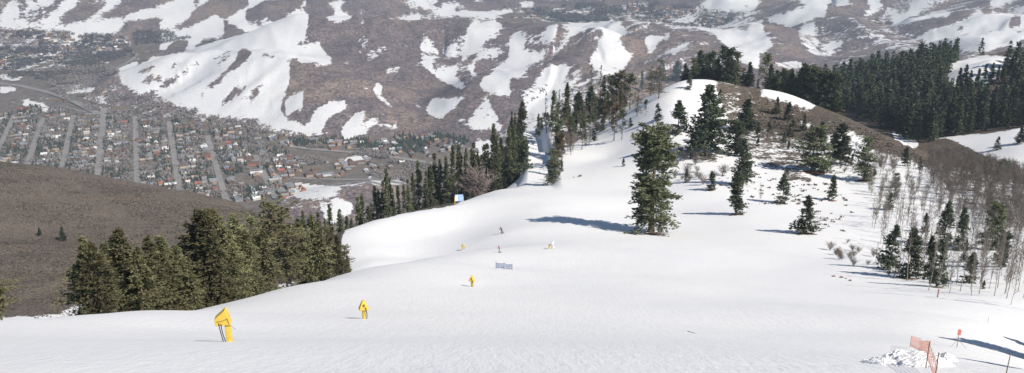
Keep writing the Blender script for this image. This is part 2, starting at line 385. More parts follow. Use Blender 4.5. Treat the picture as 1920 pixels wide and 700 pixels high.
 (.8, A1((230,420),(400,410),(400,440),(240,440))), (.9, A1((980,360),(1140,380),(1080,415),(980,400))),
 (.9, A1((530,632),(900,638),(900,668),(560,672))), (.8, A1((0,360),(120,370),(60,400),(0,395))), (.8, A1((0,640),(300,660),(280,672),(100,660))),
 (.95, [(115,160),(150,158),(178,168),(170,173),(120,172)]), (.9, [(0,163),(28,164),(30,170),(0,175)]), (.85, [(50,185),(90,200),(95,208),(60,207),(40,195)]),
 (.7, [(0,140),(40,143),(42,150),(5,152)]), (.7, [(180,185),(205,192),(185,198)]),
 (.9, [(640,300),(665,290),(700,295),(660,305)]), (.8, [(560,345),(640,350),(640,360),(560,355)]), (.85, [(690,330),(740,328),(760,345),(700,352)]),
 (.85, [(625,372),(660,376),(664,395),(640,410),(625,400)]), (.8, [(540,355),(620,362),(625,372),(560,372)]), (.85, [(890,262),(915,258),(925,275),(905,285),(888,275)]),
 (.7, [(600,385),(640,390),(640,420),(610,420)]),
]
NEARP = [
 (1, [(-200,-400),(2300,-400),(2300,1500),(-200,1500)]),
 # slope falling away left of the piste is bare
 (0, [(-400,1500),(-400,550),(0,594),(60,592),(100,590),(200,583),(350,577),(420,560),(500,539),(600,520),(638,512),(640,440),(648,432),(700,413),(780,396),(860,380.5),(930,356),(975,332),(982,300),(984,270),(980,240),(990,100),(-400,100)]),
 (.9, [(100,600),(112,586),(150,566),(166,570),(168,600)]),
 # spur at the right
 (.38, [(1334,140),(1400,140),(1410,262),(1392,275),(1370,245),(1355,205)]),
 (.15, [(1392,140),(1440,150),(1530,180),(1600,205),(1530,206),(1570,222),(1640,246),(1720,286),(1760,305),(1860,330),(1925,345),(1925,380),(1850,372),(1785,350),(1745,322),(1705,302),(1665,290),(1630,280),(1595,258),(1560,252),(1520,262),(1480,256),(1440,242),(1420,266),(1405,250),(1396,215),(1388,190)]),
 (.0, [(1500,186),(1530,190),(1600,212),(1640,232),(1720,262),(1780,262),(1830,285),(1900,318),(1930,340),(1860,335),(1760,310),(1720,290),(1640,250),(1570,226),(1530,208)]),
 (.45, [(1395,240),(1440,240),(1480,256),(1560,256),(1600,268),(1570,290),(1540,300),(1500,320),(1450,322),(1410,300),(1390,270)]),
 (1, [(1420,172),(1440,166),(1475,170),(1532,198),(1520,206),(1470,186),(1440,182)]), (1, [(1560,190),(1585,194),(1630,222),(1612,226),(1566,208)]),
 (1, [(1672,246),(1690,248),(1728,270),(1716,280),(1678,264)]), (1, [(1586,252),(1605,252),(1630,268),(1620,282),(1600,274)]),
 (.9, [(1500,228),(1525,236),(1520,242),(1500,236)]),(.3, [(1470,322),(1530,330),(1520,345),(1460,340)]),
 (.35, [(1290,285),(1340,290),(1352,300),(1340,308),(1290,300)]),
 (.55,[(1738,316),(1760,304),(1860,328),(1925,343),(1925,392),(1785,362)]),
 (.75,[(1640,300),(1720,320),(1800,370),(1940,400),(1940,440),(1780,400),(1700,360)]),
 (.6,[(1480,370),(1530,390),(1570,420),(1540,440),(1500,400)]),
 # gully, far bank and dark wood
 (0, [(1440,60),(2300,60),(2300,240),(1920,238),(1850,252),(1780,256),(1720,262),(1640,236),(1560,206),(1520,186),(1440,160)]),
 (.9, [(1770,255),(1850,252),(1920,238),(2300,235),(2300,320),(1925,335),(1890,312),(1850,285),(1800,268)]),
 (.95, [(1776,150),(1774,124),(1800,112),(1850,103),(1920,106),(2000,110),(2000,125),(1930,118),(1880,120),(1875,150),(1840,162),(1790,165)]),
]
def _inpoly(px, py, poly):
    P = np.array(poly); n = len(P); ins = np.zeros(px.size, bool)
    for i in range(n):
        x1, y1 = P[i]; x2, y2 = P[(i+1) % n]
        if y1 == y2: continue
        c = ((y1 > py) != (y2 > py)) & (px < (x2 - x1) * (py - y1) / (y2 - y1) + x1)
        ins ^= c
    return ins
def paint(x, y, z, polys, wob, sc):
    u, v, d = project(x, y, z)
    u = np.where(d > 1, u, -9999)
    u = u + wob * fbm(x / sc, y / sc, 4, 71, .7); v = v + wob * .6 * fbm(x / sc, y / sc, 4, 91, .7)
    out = np.zeros(x.size)
    for val, P in polys:
        Pa = np.array(P); lo = Pa.min(0); hi = Pa.max(0)
        idx = np.nonzero((u >= lo[0]) & (u <= hi[0]) & (v >= lo[1]) & (v <= hi[1]))[0]
        if idx.size:
            ii = idx[_inpoly(u[idx], v[idx], P)]
            out[ii] = -.3 if val == 0 else 1.08 if val == 1 else val
    return out
# ------------------------------------------------------------------ helpers
def tag(o, label=None, cat=None, group=None, kind=None):
    if label: o['label'] = label
    if cat: o['category'] = cat
    if group: o['group'] = group
    if kind: o['kind'] = kind
    return o
def mesh_np(name, V, F, mats=(), smooth=False, mi=None):
    """V (n,3), F (m,3) or (m,4) int array"""
    V = np.asarray(V, np.float32); F = np.asarray(F, np.int32); k = F.shape[1]
    me = bpy.data.meshes.new(name)
    me.vertices.add(len(V)); me.vertices.foreach_set('co', V.ravel())
    me.loops.add(F.size); me.loops.foreach_set('vertex_index', F.ravel())
    me.polygons.add(len(F)); me.polygons.foreach_set('loop_start', np.arange(0, F.size, k, dtype=np.int32))
    me.polygons.foreach_set('use_smooth', np.full(len(F), smooth))
    for m in mats: me.materials.append(m)
    if mi is not None: me.polygons.foreach_set('material_index', np.asarray(mi, np.int32))
    me.update(calc_edges=True)
    return me
def obj(name, me, parent=None, loc=(0,0,0), rz=0, s=1):
    o = bpy.data.objects.new(name, me); COL.objects.link(o)
    o.location = loc; o.rotation_euler = (0, 0, rz)
    o.scale = (s, s, s) if not hasattr(s, '__len__') else s
    if parent is not None: o.parent = parent
    return o
# ---- material helpers
class NT:
    def __init__(s, name):
        s.m = bpy.data.materials.new(name); s.m.use_nodes = True; s.t = s.m.node_tree; s.t.nodes.clear()
        s.out = s.n('ShaderNodeOutputMaterial')
    def n(s, k, **kw):
        x = s.t.nodes.new(k)
        for a, b in kw.items():
            if a.startswith('i_'): x.inputs[a[2:].replace('_', ' ')].default_value = b
            else: setattr(x, a, b)
        return x
    def l(s, a, b): s.t.links.new(a, b)
    def pos(s, scale=1.0):
        g = s.n('ShaderNodeNewGeometry'); 
        m = s.n('ShaderNodeVectorMath', operation='SCALE'); m.inputs['Scale'].default_value = scale
        s.l(g.outputs['Position'], m.inputs[0]); return m.outputs[0]
    def noise(s, vec, scale=1., detail=3., rough=.55):
        x = s.n('ShaderNodeTexNoise'); x.inputs['Scale'].default_value = scale; x.inputs['Detail'].default_value = detail; x.inputs['Roughness'].default_value = rough
        if vec is not None: s.l(vec, x.inputs['Vector'])
        return x.outputs['Fac']
    def math(s, op, a, b=None, clamp=False):
        x = s.n('ShaderNodeMath', operation=op); x.use_clamp = clamp
        for i, w in enumerate((a, b)):
            if w is None: continue
            if isinstance(w, (int, float)): x.inputs[i].default_value = w
            else: s.l(w, x.inputs[i])
        return x.outputs[0]
    def ramp(s, fac, stops):
        x = s.n('ShaderNodeValToRGB'); e = x.color_ramp.elements
        while len(e) < len(stops): e.new(.5)
        for q, (p, c) in zip(e, stops): q.position = p; q.color = (*c, 1) if len(c) == 3 else c
        s.l(fac, x.inputs[0]); return x.outputs[0]
    def mix(s, fac, a, b):
        x = s.n('ShaderNodeMix', data_type='RGBA')
        for i, w in ((0, fac), (6, a), (7, b)):
            if isinstance(w, (int, float)): x.inputs[i].default_value = w
            elif isinstance(w, tuple): x.inputs[i].default_value = (*w, 1)
            else: s.l(w, x.inputs[i])
        return x.outputs[2]
    def bsdf(s, color, rough=.8, bump=None, bstr=.3, bdist=.1, **kw):
        b = s.n('ShaderNodeBsdfPrincipled'); b.inputs['Roughness'].default_value = rough
        b.inputs['Specular IOR Level'].default_value = kw.get('spec', .2)
        if 'metal' in kw: b.inputs['Metallic'].default_value = kw['metal']
        if isinstance(color, tuple): b.inputs['Base Color'].default_value = (*color, 1)
        else: s.l(color, b.inputs['Base Color'])
        if bump is not None:
            q = s.n('ShaderNodeBump'); q.inputs['Strength'].default_value = bstr; q.inputs['Distance'].default_value = bdist
            s.l(bump, q.inputs['Height']); s.l(q.outputs[0], b.inputs['Normal'])
        s.l(b.outputs[0], s.out.inputs[0]); return b
def plain(name, color, rough=.7, var=.15, scale=3., spec=.25, objvar=0., metal=0.):
    t = NT(name)
    tc = t.n('ShaderNodeTexCoord'); f = t.noise(tc.outputs['Object'], scale, 3)
    d = tuple(c * (1 - var) for c in color); u = tuple(min(1, c * (1 + var)) for c in color)
    c = t.ramp(f, [(.3, d), (.7, u)])
    if objvar:
        oi = t.n('ShaderNodeObjectInfo'); hs = t.n('ShaderNodeHueSaturation')
        v = t.math('MULTIPLY_ADD', oi.outputs['Random'], objvar * 2); v.node.inputs[2].default_value = 1 - objvar
        t.l(v, hs.inputs['Value']); t.l(c, hs.inputs['Color']); c = hs.outputs[0]
    t.bsdf(c, rough, spec=spec, metal=metal); return t.m

# ------------------------------------------------------------------ ground materials
def ground_mat(name, far, tone=1.):
    t = NT(name)
    g = t.n('ShaderNodeNewGeometry'); P = g.outputs['Position']
    at = t.n('ShaderNodeAttribute', attribute_name='snow').outputs['Fac']
    if far:
        n1 = t.noise(P, .011, 6, .72); n2 = t.noise(P, .06, 4, .75)
    else:
        n1 = t.noise(P, .11, 5, .7); n2 = t.noise(P, .7, 3, .7)
    e = t.math('ADD', t.math('MULTIPLY', t.math('SUBTRACT', n1, .5), 1.55 if far else 1.5), t.math('MULTIPLY', t.math('SUBTRACT', n2, .5), 1.9 if far else 1.1))
    m = t.math('ADD', at, e)
    mr = t.n('ShaderNodeMapRange'); mr.inputs[1].default_value = .44; mr.inputs[2].default_value = .56; t.l(m, mr.inputs[0])
    mask = mr.outputs[0]
    if far:
        big = t.noise(P, .0042, 5, .7); mid = t.noise(P, .02, 5, .7); fine = t.noise(P, .11, 3, .8)
        c1 = t.ramp(big, [(.34, (.12, .10, .105)), (.5, (.175, .14, .135)), (.6, (.30, .23, .17))])
        c2 = t.ramp(mid, [(.35, (.09, .075, .078)), (.65, (.26, .205, .18))])
        c = t.mix(.5, c1, c2)
        dk = t.ramp(fine, [(.4, (.45, .45, .47)), (.6, (1.25, 1.22, 1.2))])
    else:
        big = t.noise(P, .012, 4, .6); mid = t.noise(P, .15, 5, .7); fine = t.noise(P, .9, 3, .75)
        c1 = t.ramp(big, [(.3, (.15, .122, .108)), (.6, (.21, .17, .145))])
        c2 = t.ramp(mid, [(.3, (.10, .084, .072)), (.7, (.26, .215, .175))])
        c = t.mix(.5, c1, c2)
        dk = t.ramp(fine, [(.4, (.3, .31, .3)), (.6, (1.5, 1.45, 1.35))])
    mu = t.n('ShaderNodeMix', data_type='RGBA', blend_type='MULTIPLY'); mu.inputs[0].default_value = 1
    t.l(c, mu.inputs[6]); t.l(dk, mu.inputs[7]); brush = t.mix(1., mu.outputs[2], (tone * (.97 if far else .97), tone * .99, tone * (1.06 if far else 1.0))); brush.node.blend_type = 'MULTIPLY'
    sn = t.ramp(t.noise(P, .03 if not far else .01, 4, .6), [(.3, (.80, .81, .84)), (.7, (.86, .86, .86))])
    fine_s = t.ramp(t.noise(P, 2.2 if not far else .05, 5, .75), [(.3, (.93, .935, .95)), (.6, (1., 1., 1.))])
    sn2 = t.mix(1., sn, fine_s); sn2.node.blend_type = 'MULTIPLY'
    col = t.mix(mask, brush, sn2)
    if far: bump = t.math('MULTIPLY', fine, 1.0); t.bsdf(col, .9, bump, .5, 4.0, spec=.05)
    else:
        sb = t.math('ADD', t.math('MULTIPLY', t.noise(P, .35, 5, .6), .28), t.math('MULTIPLY', t.noise(P, 6, 4, .7), .10))
        wv = t.n('ShaderNodeMapping'); wv.inputs['Rotation'].default_value = (0, 0, .35); wv.inputs['Scale'].default_value = (2.2, .12, 1); t.l(P, wv.inputs[0])
        wv2 = t.n('ShaderNodeMapping'); wv2.inputs['Rotation'].default_value = (0, 0, -.5); wv2.inputs['Scale'].default_value = (.1, 1.6, 1); t.l(P, wv2.inputs[0])
        tr = t.math('ADD', t.noise(wv.outputs[0], 1, 4, .7), t.noise(wv2.outputs[0], 1, 4, .7))
        sb = t.math('ADD', sb, t.math('MULTIPLY', tr, .34))
        fb = t.math('MULTIPLY', fine, 2.2)
        x = t.n('ShaderNodeMix', data_type='FLOAT'); t.l(mask, x.inputs[0]); t.l(fb, x.inputs[2]); t.l(sb, x.inputs[3])
        t.bsdf(col, .75, x.outputs[0], .6, .3, spec=.15)
    return t.m
M_NEAR = ground_mat('snow_and_sage_ground', False, .68)
M_HILL = ground_mat('sage_ground', False, .84)
M_FAR = ground_mat('patchy_snow_hillside', True, 1.22)
def floor_mat():
    t = NT('valley_meadow')
    P = t.n('ShaderNodeNewGeometry').outputs['Position']
    at = t.n('ShaderNodeAttribute', attribute_name='snow').outputs['Fac']
    n1 = t.noise(P, .02, 5, .7)
    m = t.math('ADD', at, t.math('MULTIPLY', t.math('SUBTRACT', n1, .5), 1.9))
    mr = t.n('ShaderNodeMapRange'); mr.inputs[1].default_value = .47; mr.inputs[2].default_value = .55; t.l(m, mr.inputs[0])
    a = t.noise(P, .006, 4, .65); b = t.noise(P, .045, 5, .75)
    c = t.mix(.55, t.ramp(a, [(.3, (.13, .105, .09)), (.5, (.19, .155, .125)), (.7, (.16, .15, .13))]), t.ramp(b, [(.35, (.07, .065, .06)), (.5, (.18, .15, .13)), (.7, (.30, .27, .24))]))
    col = t.mix(mr.outputs[0], c, (.83, .83, .84))
    t.bsdf(col, .9, spec=.05); return t.m
M_FLOOR = floor_mat()

# ------------------------------------------------------------------ ground mesh: one sheet on rings about the viewpoint, cut into its named pieces
DET = 1.0
th = np.concatenate([np.radians(np.linspace(-180, -36, 40, endpoint=False)), np.radians(np.linspace(-36, -30.5, 40, endpoint=False)),
                     np.radians(np.linspace(-30.5, 30.5, int(1120 * DET), endpoint=False)), np.radians(np.linspace(30.5, 36, 40, endpoint=False)), np.radians(np.linspace(36, 180, 41))])
def gs(a, b, s): return np.exp(np.linspace(math.log(a), math.log(b), int(math.log(b / a) / s), endpoint=False))
rr = np.concatenate([gs(.4, 20, .09), gs(20, 1250, .0075 / DET), gs(1250, 8000, .005 / DET), gs(8000, 11000, .02), [11000.]])
TH, RR = np.meshgrid(th, rr)
GX = RR * np.sin(TH); GY = RR * np.cos(TH)
GZ = H(GX, GY)
_fr = RR > 1400
for _ in range(3):   # weathering rounds the far slopes a little
    _b = (2 * GZ + np.roll(GZ, 1, 1) + np.roll(GZ, -1, 1)) / 4; _b = (2 * _b + np.roll(_b, 1, 0) + np.roll(_b, -1, 0)) / 4
    GZ = np.where(_fr & (RR < 10500), _b, GZ)
GZ[:, -1] = GZ[:, 0]
nr, nt = GZ.shape
IDX = np.arange(nr * nt).reshape(nr, nt)
Fq = np.stack([IDX[:-1, :-1], IDX[:-1, 1:], IDX[1:, 1:], IDX[1:, :-1]], -1).reshape(-1, 4)[:, ::-1]
X1, Y1, Z1 = GX.ravel(), GY.ravel(), GZ.ravel(); R1 = RR.ravel(); T1 = np.degrees(TH.ravel())
snow = np.zeros(X1.size)
nm = R1 < 1250
snow[nm] = paint(X1[nm], Y1[nm], Z1[nm], NEARP, 5, 14.)
snow[nm & (np.abs(T1) > 33)] = 1
fm = ~nm
snow[fm] = paint(X1[fm], Y1[fm], Z1[fm], FARP, 1.8, 45.)
_gx = np.zeros_like(GZ); _e = 12.
S2 = snow.reshape(nr, nt)
for _ in range(4):   # soften the outlines, the material's noise breaks them up
    S2 = (S2 + np.roll(S2, 1, 0) + np.roll(S2, -1, 0) + np.roll(S2, 1, 1) + np.roll(S2, -1, 1)) / 5
snow = S2.ravel()
# bare south-east faces, drifts kept in the lee: the slope's aspect shifts the balance
_cx, _cy = X1[fm], Y1[fm]
_asp = (far_z(_cx + 12, _cy) - far_z(_cx - 12, _cy)) / 24
snow[fm] = snow[fm] + np.clip(_asp * .9, -.26, .12) + .62 * far_z(_cx, _cy, True) * (Z1[fm] > FLOOR + 12) + .03
fc = Fq.reshape(-1, 4)
fr = R1[fc].mean(1); ft = T1[fc].mean(1); fz = Z1[fc].mean(1)
near_f = fr < 1250
hillA = near_f & (ft < -8) & (fr > 330) & (ft < (-8 - (fr < 420) * 4)) 
gully = near_f & ~hillA & (fr > 640)
cls = np.full(len(fc), 3)
cls[near_f] = 0; cls[hillA] = 1; cls[gully & (fr > 690)] = 2
cls[~near_f & (fz < FLOOR + 14)] = 4
for k, (nme, mt) in enumerate([('ski_slope', M_NEAR), ('brush_hill', M_HILL), ('forest_ridge_ground', M_NEAR), ('mountains', M_FAR), ('valley_floor', M_FLOOR)]):
    f = fc[cls == k]
    used = np.zeros(X1.size, bool); used[f.ravel()] = True
    mp = np.cumsum(used) - 1
    me = mesh_np(nme, np.stack([X1[used], Y1[used], Z1[used]], 1), mp[f], [mt], smooth=True)
    a = me.attributes.new('snow', 'FLOAT', 'POINT'); a.data.foreach_set('value', snow[used].astype(np.float32))
    tag(obj(nme, me), kind='structure')

# from here on heights are read off the finished mesh, so that everything stands on it
def H(x, y):
    shp = np.shape(x); x = np.asarray(x, float).ravel(); y = np.asarray(y, float).ravel()
    t_ = np.arctan2(x, y); r_ = np.clip(np.hypot(x, y), rr[0], rr[-1] - 1e-3)
    j = np.clip(np.searchsorted(th, t_) - 1, 0, nt - 2); i = np.clip(np.searchsorted(rr, r_) - 1, 0, nr - 2)
    a = (t_ - th[j]) / (th[j+1] - th[j]); b = (r_ - rr[i]) / (rr[i+1] - rr[i])
    z = (GZ[i, j] * (1 - a) + GZ[i, j+1] * a) * (1 - b) + (GZ[i+1, j] * (1 - a) + GZ[i+1, j+1] * a) * b
    return z.reshape(shp)
# ------------------------------------------------------------------ trees
def foliage_mat(name, a, b, var=.36):
    t = NT(name)
    tc = t.n('ShaderNodeTexCoord'); oi = t.n('ShaderNodeObjectInfo')
    f = t.noise(tc.outputs['Object'], .55, 4, .7); f2 = t.noise(tc.outputs['Object'], 3.2, 2, .6)
    c = t.ramp(t.math('ADD', t.math('MULTIPLY', f, .6), t.math('MULTIPLY', f2, .4)), [(.36, a), (.64, b)])
    hs = t.n('ShaderNodeHueSaturation')
    v = t.math('ADD', t.math('MULTIPLY', oi.outputs['Random'], var * 2), 1 - var)
    hu = t.math('ADD', t.math('MULTIPLY', oi.outputs['Random'], .035), .483)
    t.l(v, hs.inputs['Value']); t.l(hu, hs.inputs['Hue']); t.l(c, hs.inputs['Color'])
    t.bsdf(hs.outputs[0], .75, spec=.12); return t.m
F_OLIVE = foliage_mat('olive_needles', (.05, .056, .028), (.205, .195, .105))
F_MID = foliage_mat('green_needles', (.044, .058, .032), (.165, .175, .095))
F_DARK = foliage_mat('dark_needles', (.026, .038, .026), (.105, .125, .075))
F_GREY = foliage_mat('dull_grey_needles', (.09, .085, .06), (.19, .17, .12))
F_RUST = foliage_mat('rusty_needles', (.09, .07, .04), (.18, .12, .08))
BARK = plain('bark', (.13, .10, .08), .9, .4, 6)
BARK_PALE = plain('pale_bark', (.27, .245, .21), .85, .35, 4)
TWIG = plain('bare_twigs', (.165, .145, .13), .9, .25, .8, objvar=.2)
TWIG_RED = plain('reddish_twigs', (.235, .195, .182), .9, .25, .8, objvar=.2)

def tubes(P0, P1, r0, r1, sides=3):
    """tapered tubes between point arrays, as (V, F)"""
    n = len(P0); d = P1 - P0; d /= np.linalg.norm(d, axis=1, keepdims=True) + 1e-9
    up = np.where(np.abs(d[:, 2:3]) > .9, np.array([[1., 0, 0]]), np.array([[0, 0, 1.]]))
    a = np.cross(d, up); a /= np.linalg.norm(a, axis=1, keepdims=True) + 1e-9; b = np.cross(d, a)
    ang = np.arange(sides) / sides * 2 * math.pi
    ring = a[:, None] * np.cos(ang)[None, :, None] + b[:, None] * np.sin(ang)[None, :, None]
    A = P0[:, None] + ring * np.reshape(r0, (-1, 1, 1)); B = P1[:, None] + ring * np.reshape(r1, (-1, 1, 1))
    V = np.concatenate([A, B], 1).reshape(-1, 3)
    k = np.arange(sides); q = np.stack([k, (k + 1) % sides, (k + 1) % sides + sides, k + sides], 1)
    F = (q[None] + (np.arange(n) * 2 * sides)[:, None, None]).reshape(-1, 4)
    return V, F
def join(parts):
    V = []; F = []; o = 0
    for v, f in parts:
        V.append(v); F.append(f + o); o += len(v)
    return np.concatenate(V), np.concatenate(F)
def trunk_geo(g, Ht, r, limbs=None, lean=.0, sides=7):
    n = 9; z = np.linspace(-.06, .97, n) * Ht
    c = np.stack([np.cumsum(g.normal(0, .004, n)) * Ht + lean * (z / Ht)**2 * Ht, np.cumsum(g.normal(0, .004, n)) * Ht, z], 1)
    rad = r * (1 - np.linspace(0, .93, n)); rad[0] *= 1.35
    p = [tubes(c[:-1], c[1:], rad[:-1], rad[1:], sides)]
    if limbs is not None and len(limbs[0]): p.append(tubes(*limbs, 3))
    return join(p)
def clumps(g, C, D, n, ln, wd, flat=.55):
    """sprays of narrow blades about points C pointing roughly along D"""
    N = len(C) * n
    C = np.repeat(C, n, 0); D = np.repeat(D, n, 0)
    d = D + g.normal(0, .75, (N, 3)) * np.array([1, 1, flat]); d /= np.linalg.norm(d, axis=1, keepdims=True) + 1e-9
    s = g.normal(0, 1, (N, 3)) * np.array([1, 1, .6]); s -= (s * d).sum(1, keepdims=True) * d; s /= np.linalg.norm(s, axis=1, keepdims=True) + 1e-9
    L = (ln * g.uniform(.6, 1.3, N))[:, None]; W = (wd * g.uniform(.6, 1.3, N))[:, None]
    b = C + g.normal(0, ln * .25, (N, 3)) - d * L * .35
    V = np.stack([b - s * W * .25, b + d * L * .45 - s * W * .5, b + d * L, b + d * L * .5 + s * W * .5], 1).reshape(-1, 3)
    return V, np.arange(N * 4).reshape(-1, 4)
def conifer(seed, Ht, Rm, prof, cb=.08, nb=260, spray=9, blades=3, ln=.5, wd=.28, gap=0., rise=.5, lump=.25, leader=True):
    g = np.random.default_rng(seed)
    t = cb + (1 - cb) * g.uniform(0, 1, nb)**.9; t.sort()
    az = g.uniform(0, 2 * math.pi, nb)
    if gap:   # leave ragged holes: whole sectors with no branch
        keep = vnoise(az * 1.1 + seed, t * 9 + seed, seed) + vnoise(np.cos(az) * 2, t * 5, seed + 3) > -.55 + gap
        t, az = t[keep], az[keep]
    n = len(t)
    bulge = 1 + lump * vnoise(np.cos(az) * 1.7 + 5, np.sin(az) * 1.7 + t * 7, seed + 1) * 1.6
    L = Rm * prof(t) * g.uniform(.72, 1.08, n) * bulge
    el = (t - .35) * rise * 1.3 + g.normal(0, .1, n)
    base = np.stack([0*t, 0*t, t * Ht], 1)
    dirh = np.stack([np.cos(az), np.sin(az), 0*az], 1); side = np.stack([-np.sin(az), np.cos(az), 0*az], 1)
    k = spray; s = (np.arange(k) + .5) / k
    s = .12 + .88 * s**.8
    S = np.tile(s, (n, 1)) + g.uniform(-.05, .05, (n, k))
    droop = -.28 * S**2 * L[:, None] * (1 - t)[:, None] + .10 * S**3 * L[:, None]
    lat = g.normal(0, .17, (n, k)) * L[:, None] * (1.1 - S)
    P = base[:, None] + dirh[:, None] * (S * L[:, None] * np.cos(el)[:, None])[..., None] + side[:, None] * lat[..., None]
    P[..., 2] += S * L[:, None] * np.sin(el)[:, None] + droop
    D = np.repeat(dirh[:, None], k, 1) + side[:, None] * np.sign(lat)[..., None] * .5; D[..., 2] += .15
    C = P.reshape(-1, 3); D = D.reshape(-1, 3)
    m = g.uniform(0, 1, len(C)) < .3 + .7 * np.minimum(1, np.repeat(L, k) / (Rm * .5)); C, D = C[m], D[m]
    if leader:
        q = max(4, int(.06 * Ht / ln * 6)); zz = np.linspace(.93, 1.0, q) * Ht
        C = np.concatenate([C, np.stack([0*zz, 0*zz, zz - .3*ln], 1)]); D = np.concatenate([D, np.tile([0, 0, 1.2], (q, 1))])
    V, F = clumps(g, C, D, blades, ln, wd)
    tip = base + dirh * (L * .8 * np.cos(el))[:, None]; tip[:, 2] += .8 * L * np.sin(el) - .28 * .64 * L * (1 - t)
    sel = L > Rm * .25
    limbs = (base[sel], tip[sel], .018 * L[sel] + .01 * Ht / 12, .004 * L[sel] + .004)
    return (V, F), limbs, g
p_full = lambda t: np.clip((1.02 - t) / .72, 0, 1)**.8 * np.clip(.75 + t * 1.2, 0, 1)
p_round = lambda t: np.sqrt(np.clip(1 - np.abs((t - .38) / .66)**2.4, .02, 1))
p_cone = lambda t: np.clip(1.03 - t, 0, 1)**.85
p_spire = lambda t: np.clip((1.03 - t) / .9, 0, 1)**.75
p_col = lambda t: np.clip((1.03 - t) / .42, 0, 1)**.6 * (.82 + .18 * np.sin(t * 9))
TREES = {}
def reg(kind, seed, fol, Ht, rtr, **kw):
    (V, F), limbs, g = conifer(seed, Ht, **kw)
    cm = mesh_np(kind + '_crown', V, F, [fol]); tv, tf = trunk_geo(g, Ht, rtr, limbs)
    tm = mesh_np(kind + '_trunk', tv, tf, [BARK], smooth=True)
    TREES.setdefault(kind, []).append((Ht, cm, tm))
for s in range(4):
    reg('full', 10 + s, F_OLIVE, 13, .22, Rm=3.0 + .3 * (s % 2), prof=(p_full, p_full, p_cone, p_full)[s], cb=.05, nb=430, spray=11, blades=3, ln=.5, wd=.2, gap=.12, lump=.35)
reg('ragged', 21, F_OLIVE, 13.5, .2, Rm=3.1, prof=p_round, cb=.1, nb=230, spray=10, blades=3, ln=.48, wd=.18, gap=.42, lump=.7)
reg('big', 33, F_MID, 31, .75, Rm=6.6, prof=p_col, cb=.1, nb=330, spray=15, blades=3, ln=1.15, wd=.42, gap=.30, lump=.45, rise=.35)
for s in range(3):
    reg('spire', 40 + s, F_MID, 20, .25, Rm=2.5, prof=p_spire, cb=.06, nb=240, spray=7, blades=3, ln=.75, wd=.34, gap=.15, lump=.3)
    reg('pine', 50 + s, (F_DARK, F_DARK, F_MID)[s], 17, .3, Rm=4.4, prof=(p_round, p_full, p_round)[s], cb=.09, nb=250, spray=9, blades=3, ln=.85, wd=.42, gap=.14, lump=.45)
    reg('young', 60 + s, F_DARK, 9, .14, Rm=2.2, prof=p_cone, cb=.04, nb=190, spray=7, blades=3, ln=.5, wd=.26, gap=.12, lump=.3)
    reg('wood', 70 + s, F_DARK, 22, .3, Rm=4.3, prof=(p_cone, p_full, p_cone)[s], cb=.08, nb=130, spray=6, blades=3, ln=1.5, wd=.8, gap=.1, lump=.35)
for s in range(2):
    reg('snag', 80 + s, F_GREY, 18, .2, Rm=1.3, prof=p_spire, cb=.2, nb=90, spray=4, blades=2, ln=.6, wd=.16, gap=.3, lump=.5)
    reg('open', 84 + s, (F_MID, F_RUST)[s], 15, .26, Rm=3.4, prof=p_round, cb=.22, nb=120, spray=8, blades=3, ln=.75, wd=.32, gap=.3, lump=.6)
reg('pale', 90, F_GREY, 17, .25, Rm=3.6, prof=p_round, cb=.15, nb=170, spray=8, blades=3, ln=.7, wd=.2, gap=.2, lump=.5)

def bare(kind, seed, Ht, Rm, bark, twig, nb=22, nt=6, start=.3, stems=1, tw=.03):
    g = np.random.default_rng(seed); tr = []; tg = []
    for k in range(stems):
        off = g.normal(0, .12 * Rm, 2) if stems > 1 else np.zeros(2)
        n = 6; z = np.linspace(-.04, 1, n) * Ht * (g.uniform(.8, 1) if stems > 1 else 1)
        sp_ = g.normal(0, Rm * .4, 2) if stems > 1 else g.normal(0, .02 * Ht, 2)
        c = np.stack([off[0] + sp_[0] * (z / Ht) + np.cumsum(g.normal(0, .008 * Ht, n)), off[1] + sp_[1] * (z / Ht) + np.cumsum(g.normal(0, .008 * Ht, n)), z], 1)
        rad = (.0085 * Ht if stems == 1 else .006 * Ht) * (1 - np.linspace(0, .85, n)); tr.append(tubes(c[:-1], c[1:], rad[:-1], rad[1:], 5))
        t = g.uniform(start, .98, nb); az = g.uniform(0, 2 * math.pi, nb)
        b0 = np.stack([np.interp(t * z[-1], z, c[:, 0]), np.interp(t * z[-1], z, c[:, 1]), t * z[-1]], 1)
        L = Rm * g.uniform(.5, 1.1, nb) * (1.15 - .6 * t); e = g.uniform(.5, 1.15, nb)
        d = np.stack([np.cos(az) * np.cos(e), np.sin(az) * np.cos(e), np.sin(e)], 1); b1 = b0 + d * L[:, None]
        tg.append(tubes(b0, b1, tw * 1.1 + 0*L, tw * .5 + 0*L))
        q0 = np.repeat(b0, nt, 0) + np.repeat(b1 - b0, nt, 0) * g.uniform(.2, 1, (nb * nt, 1))
        dd = np.repeat(d, nt, 0) + g.normal(0, .55, (nb * nt, 3)); dd /= np.linalg.norm(dd, axis=1, keepdims=True)
        q1 = q0 + dd * np.repeat(L, nt)[:, None] * g.uniform(.25, .6, (nb * nt, 1))
        tg.append(tubes(q0, q1, np.full(len(q0), tw * .6), np.full(len(q0), tw * .25)))
    tm = mesh_np(kind + '_trunk', *join(tr), [bark], True); cm = mesh_np(kind + '_crown', *join(tg), [twig])
    TREES.setdefault(kind, []).append((Ht, cm, tm))
for s in range(4): bare('aspen', 100 + s, 9.5, 1.5, BARK_PALE, TWIG, nb=30, nt=7, start=.25)
for s in range(3): bare('thicket', 110 + s, 7.5, 2.0, TWIG, TWIG, nb=18, nt=7, start=.12, stems=3, tw=.035)
for s in range(2): bare('redbush', 120 + s, 5.5, 2.6, TWIG_RED, TWIG_RED, nb=22, nt=9, start=.05, stems=6, tw=.045)
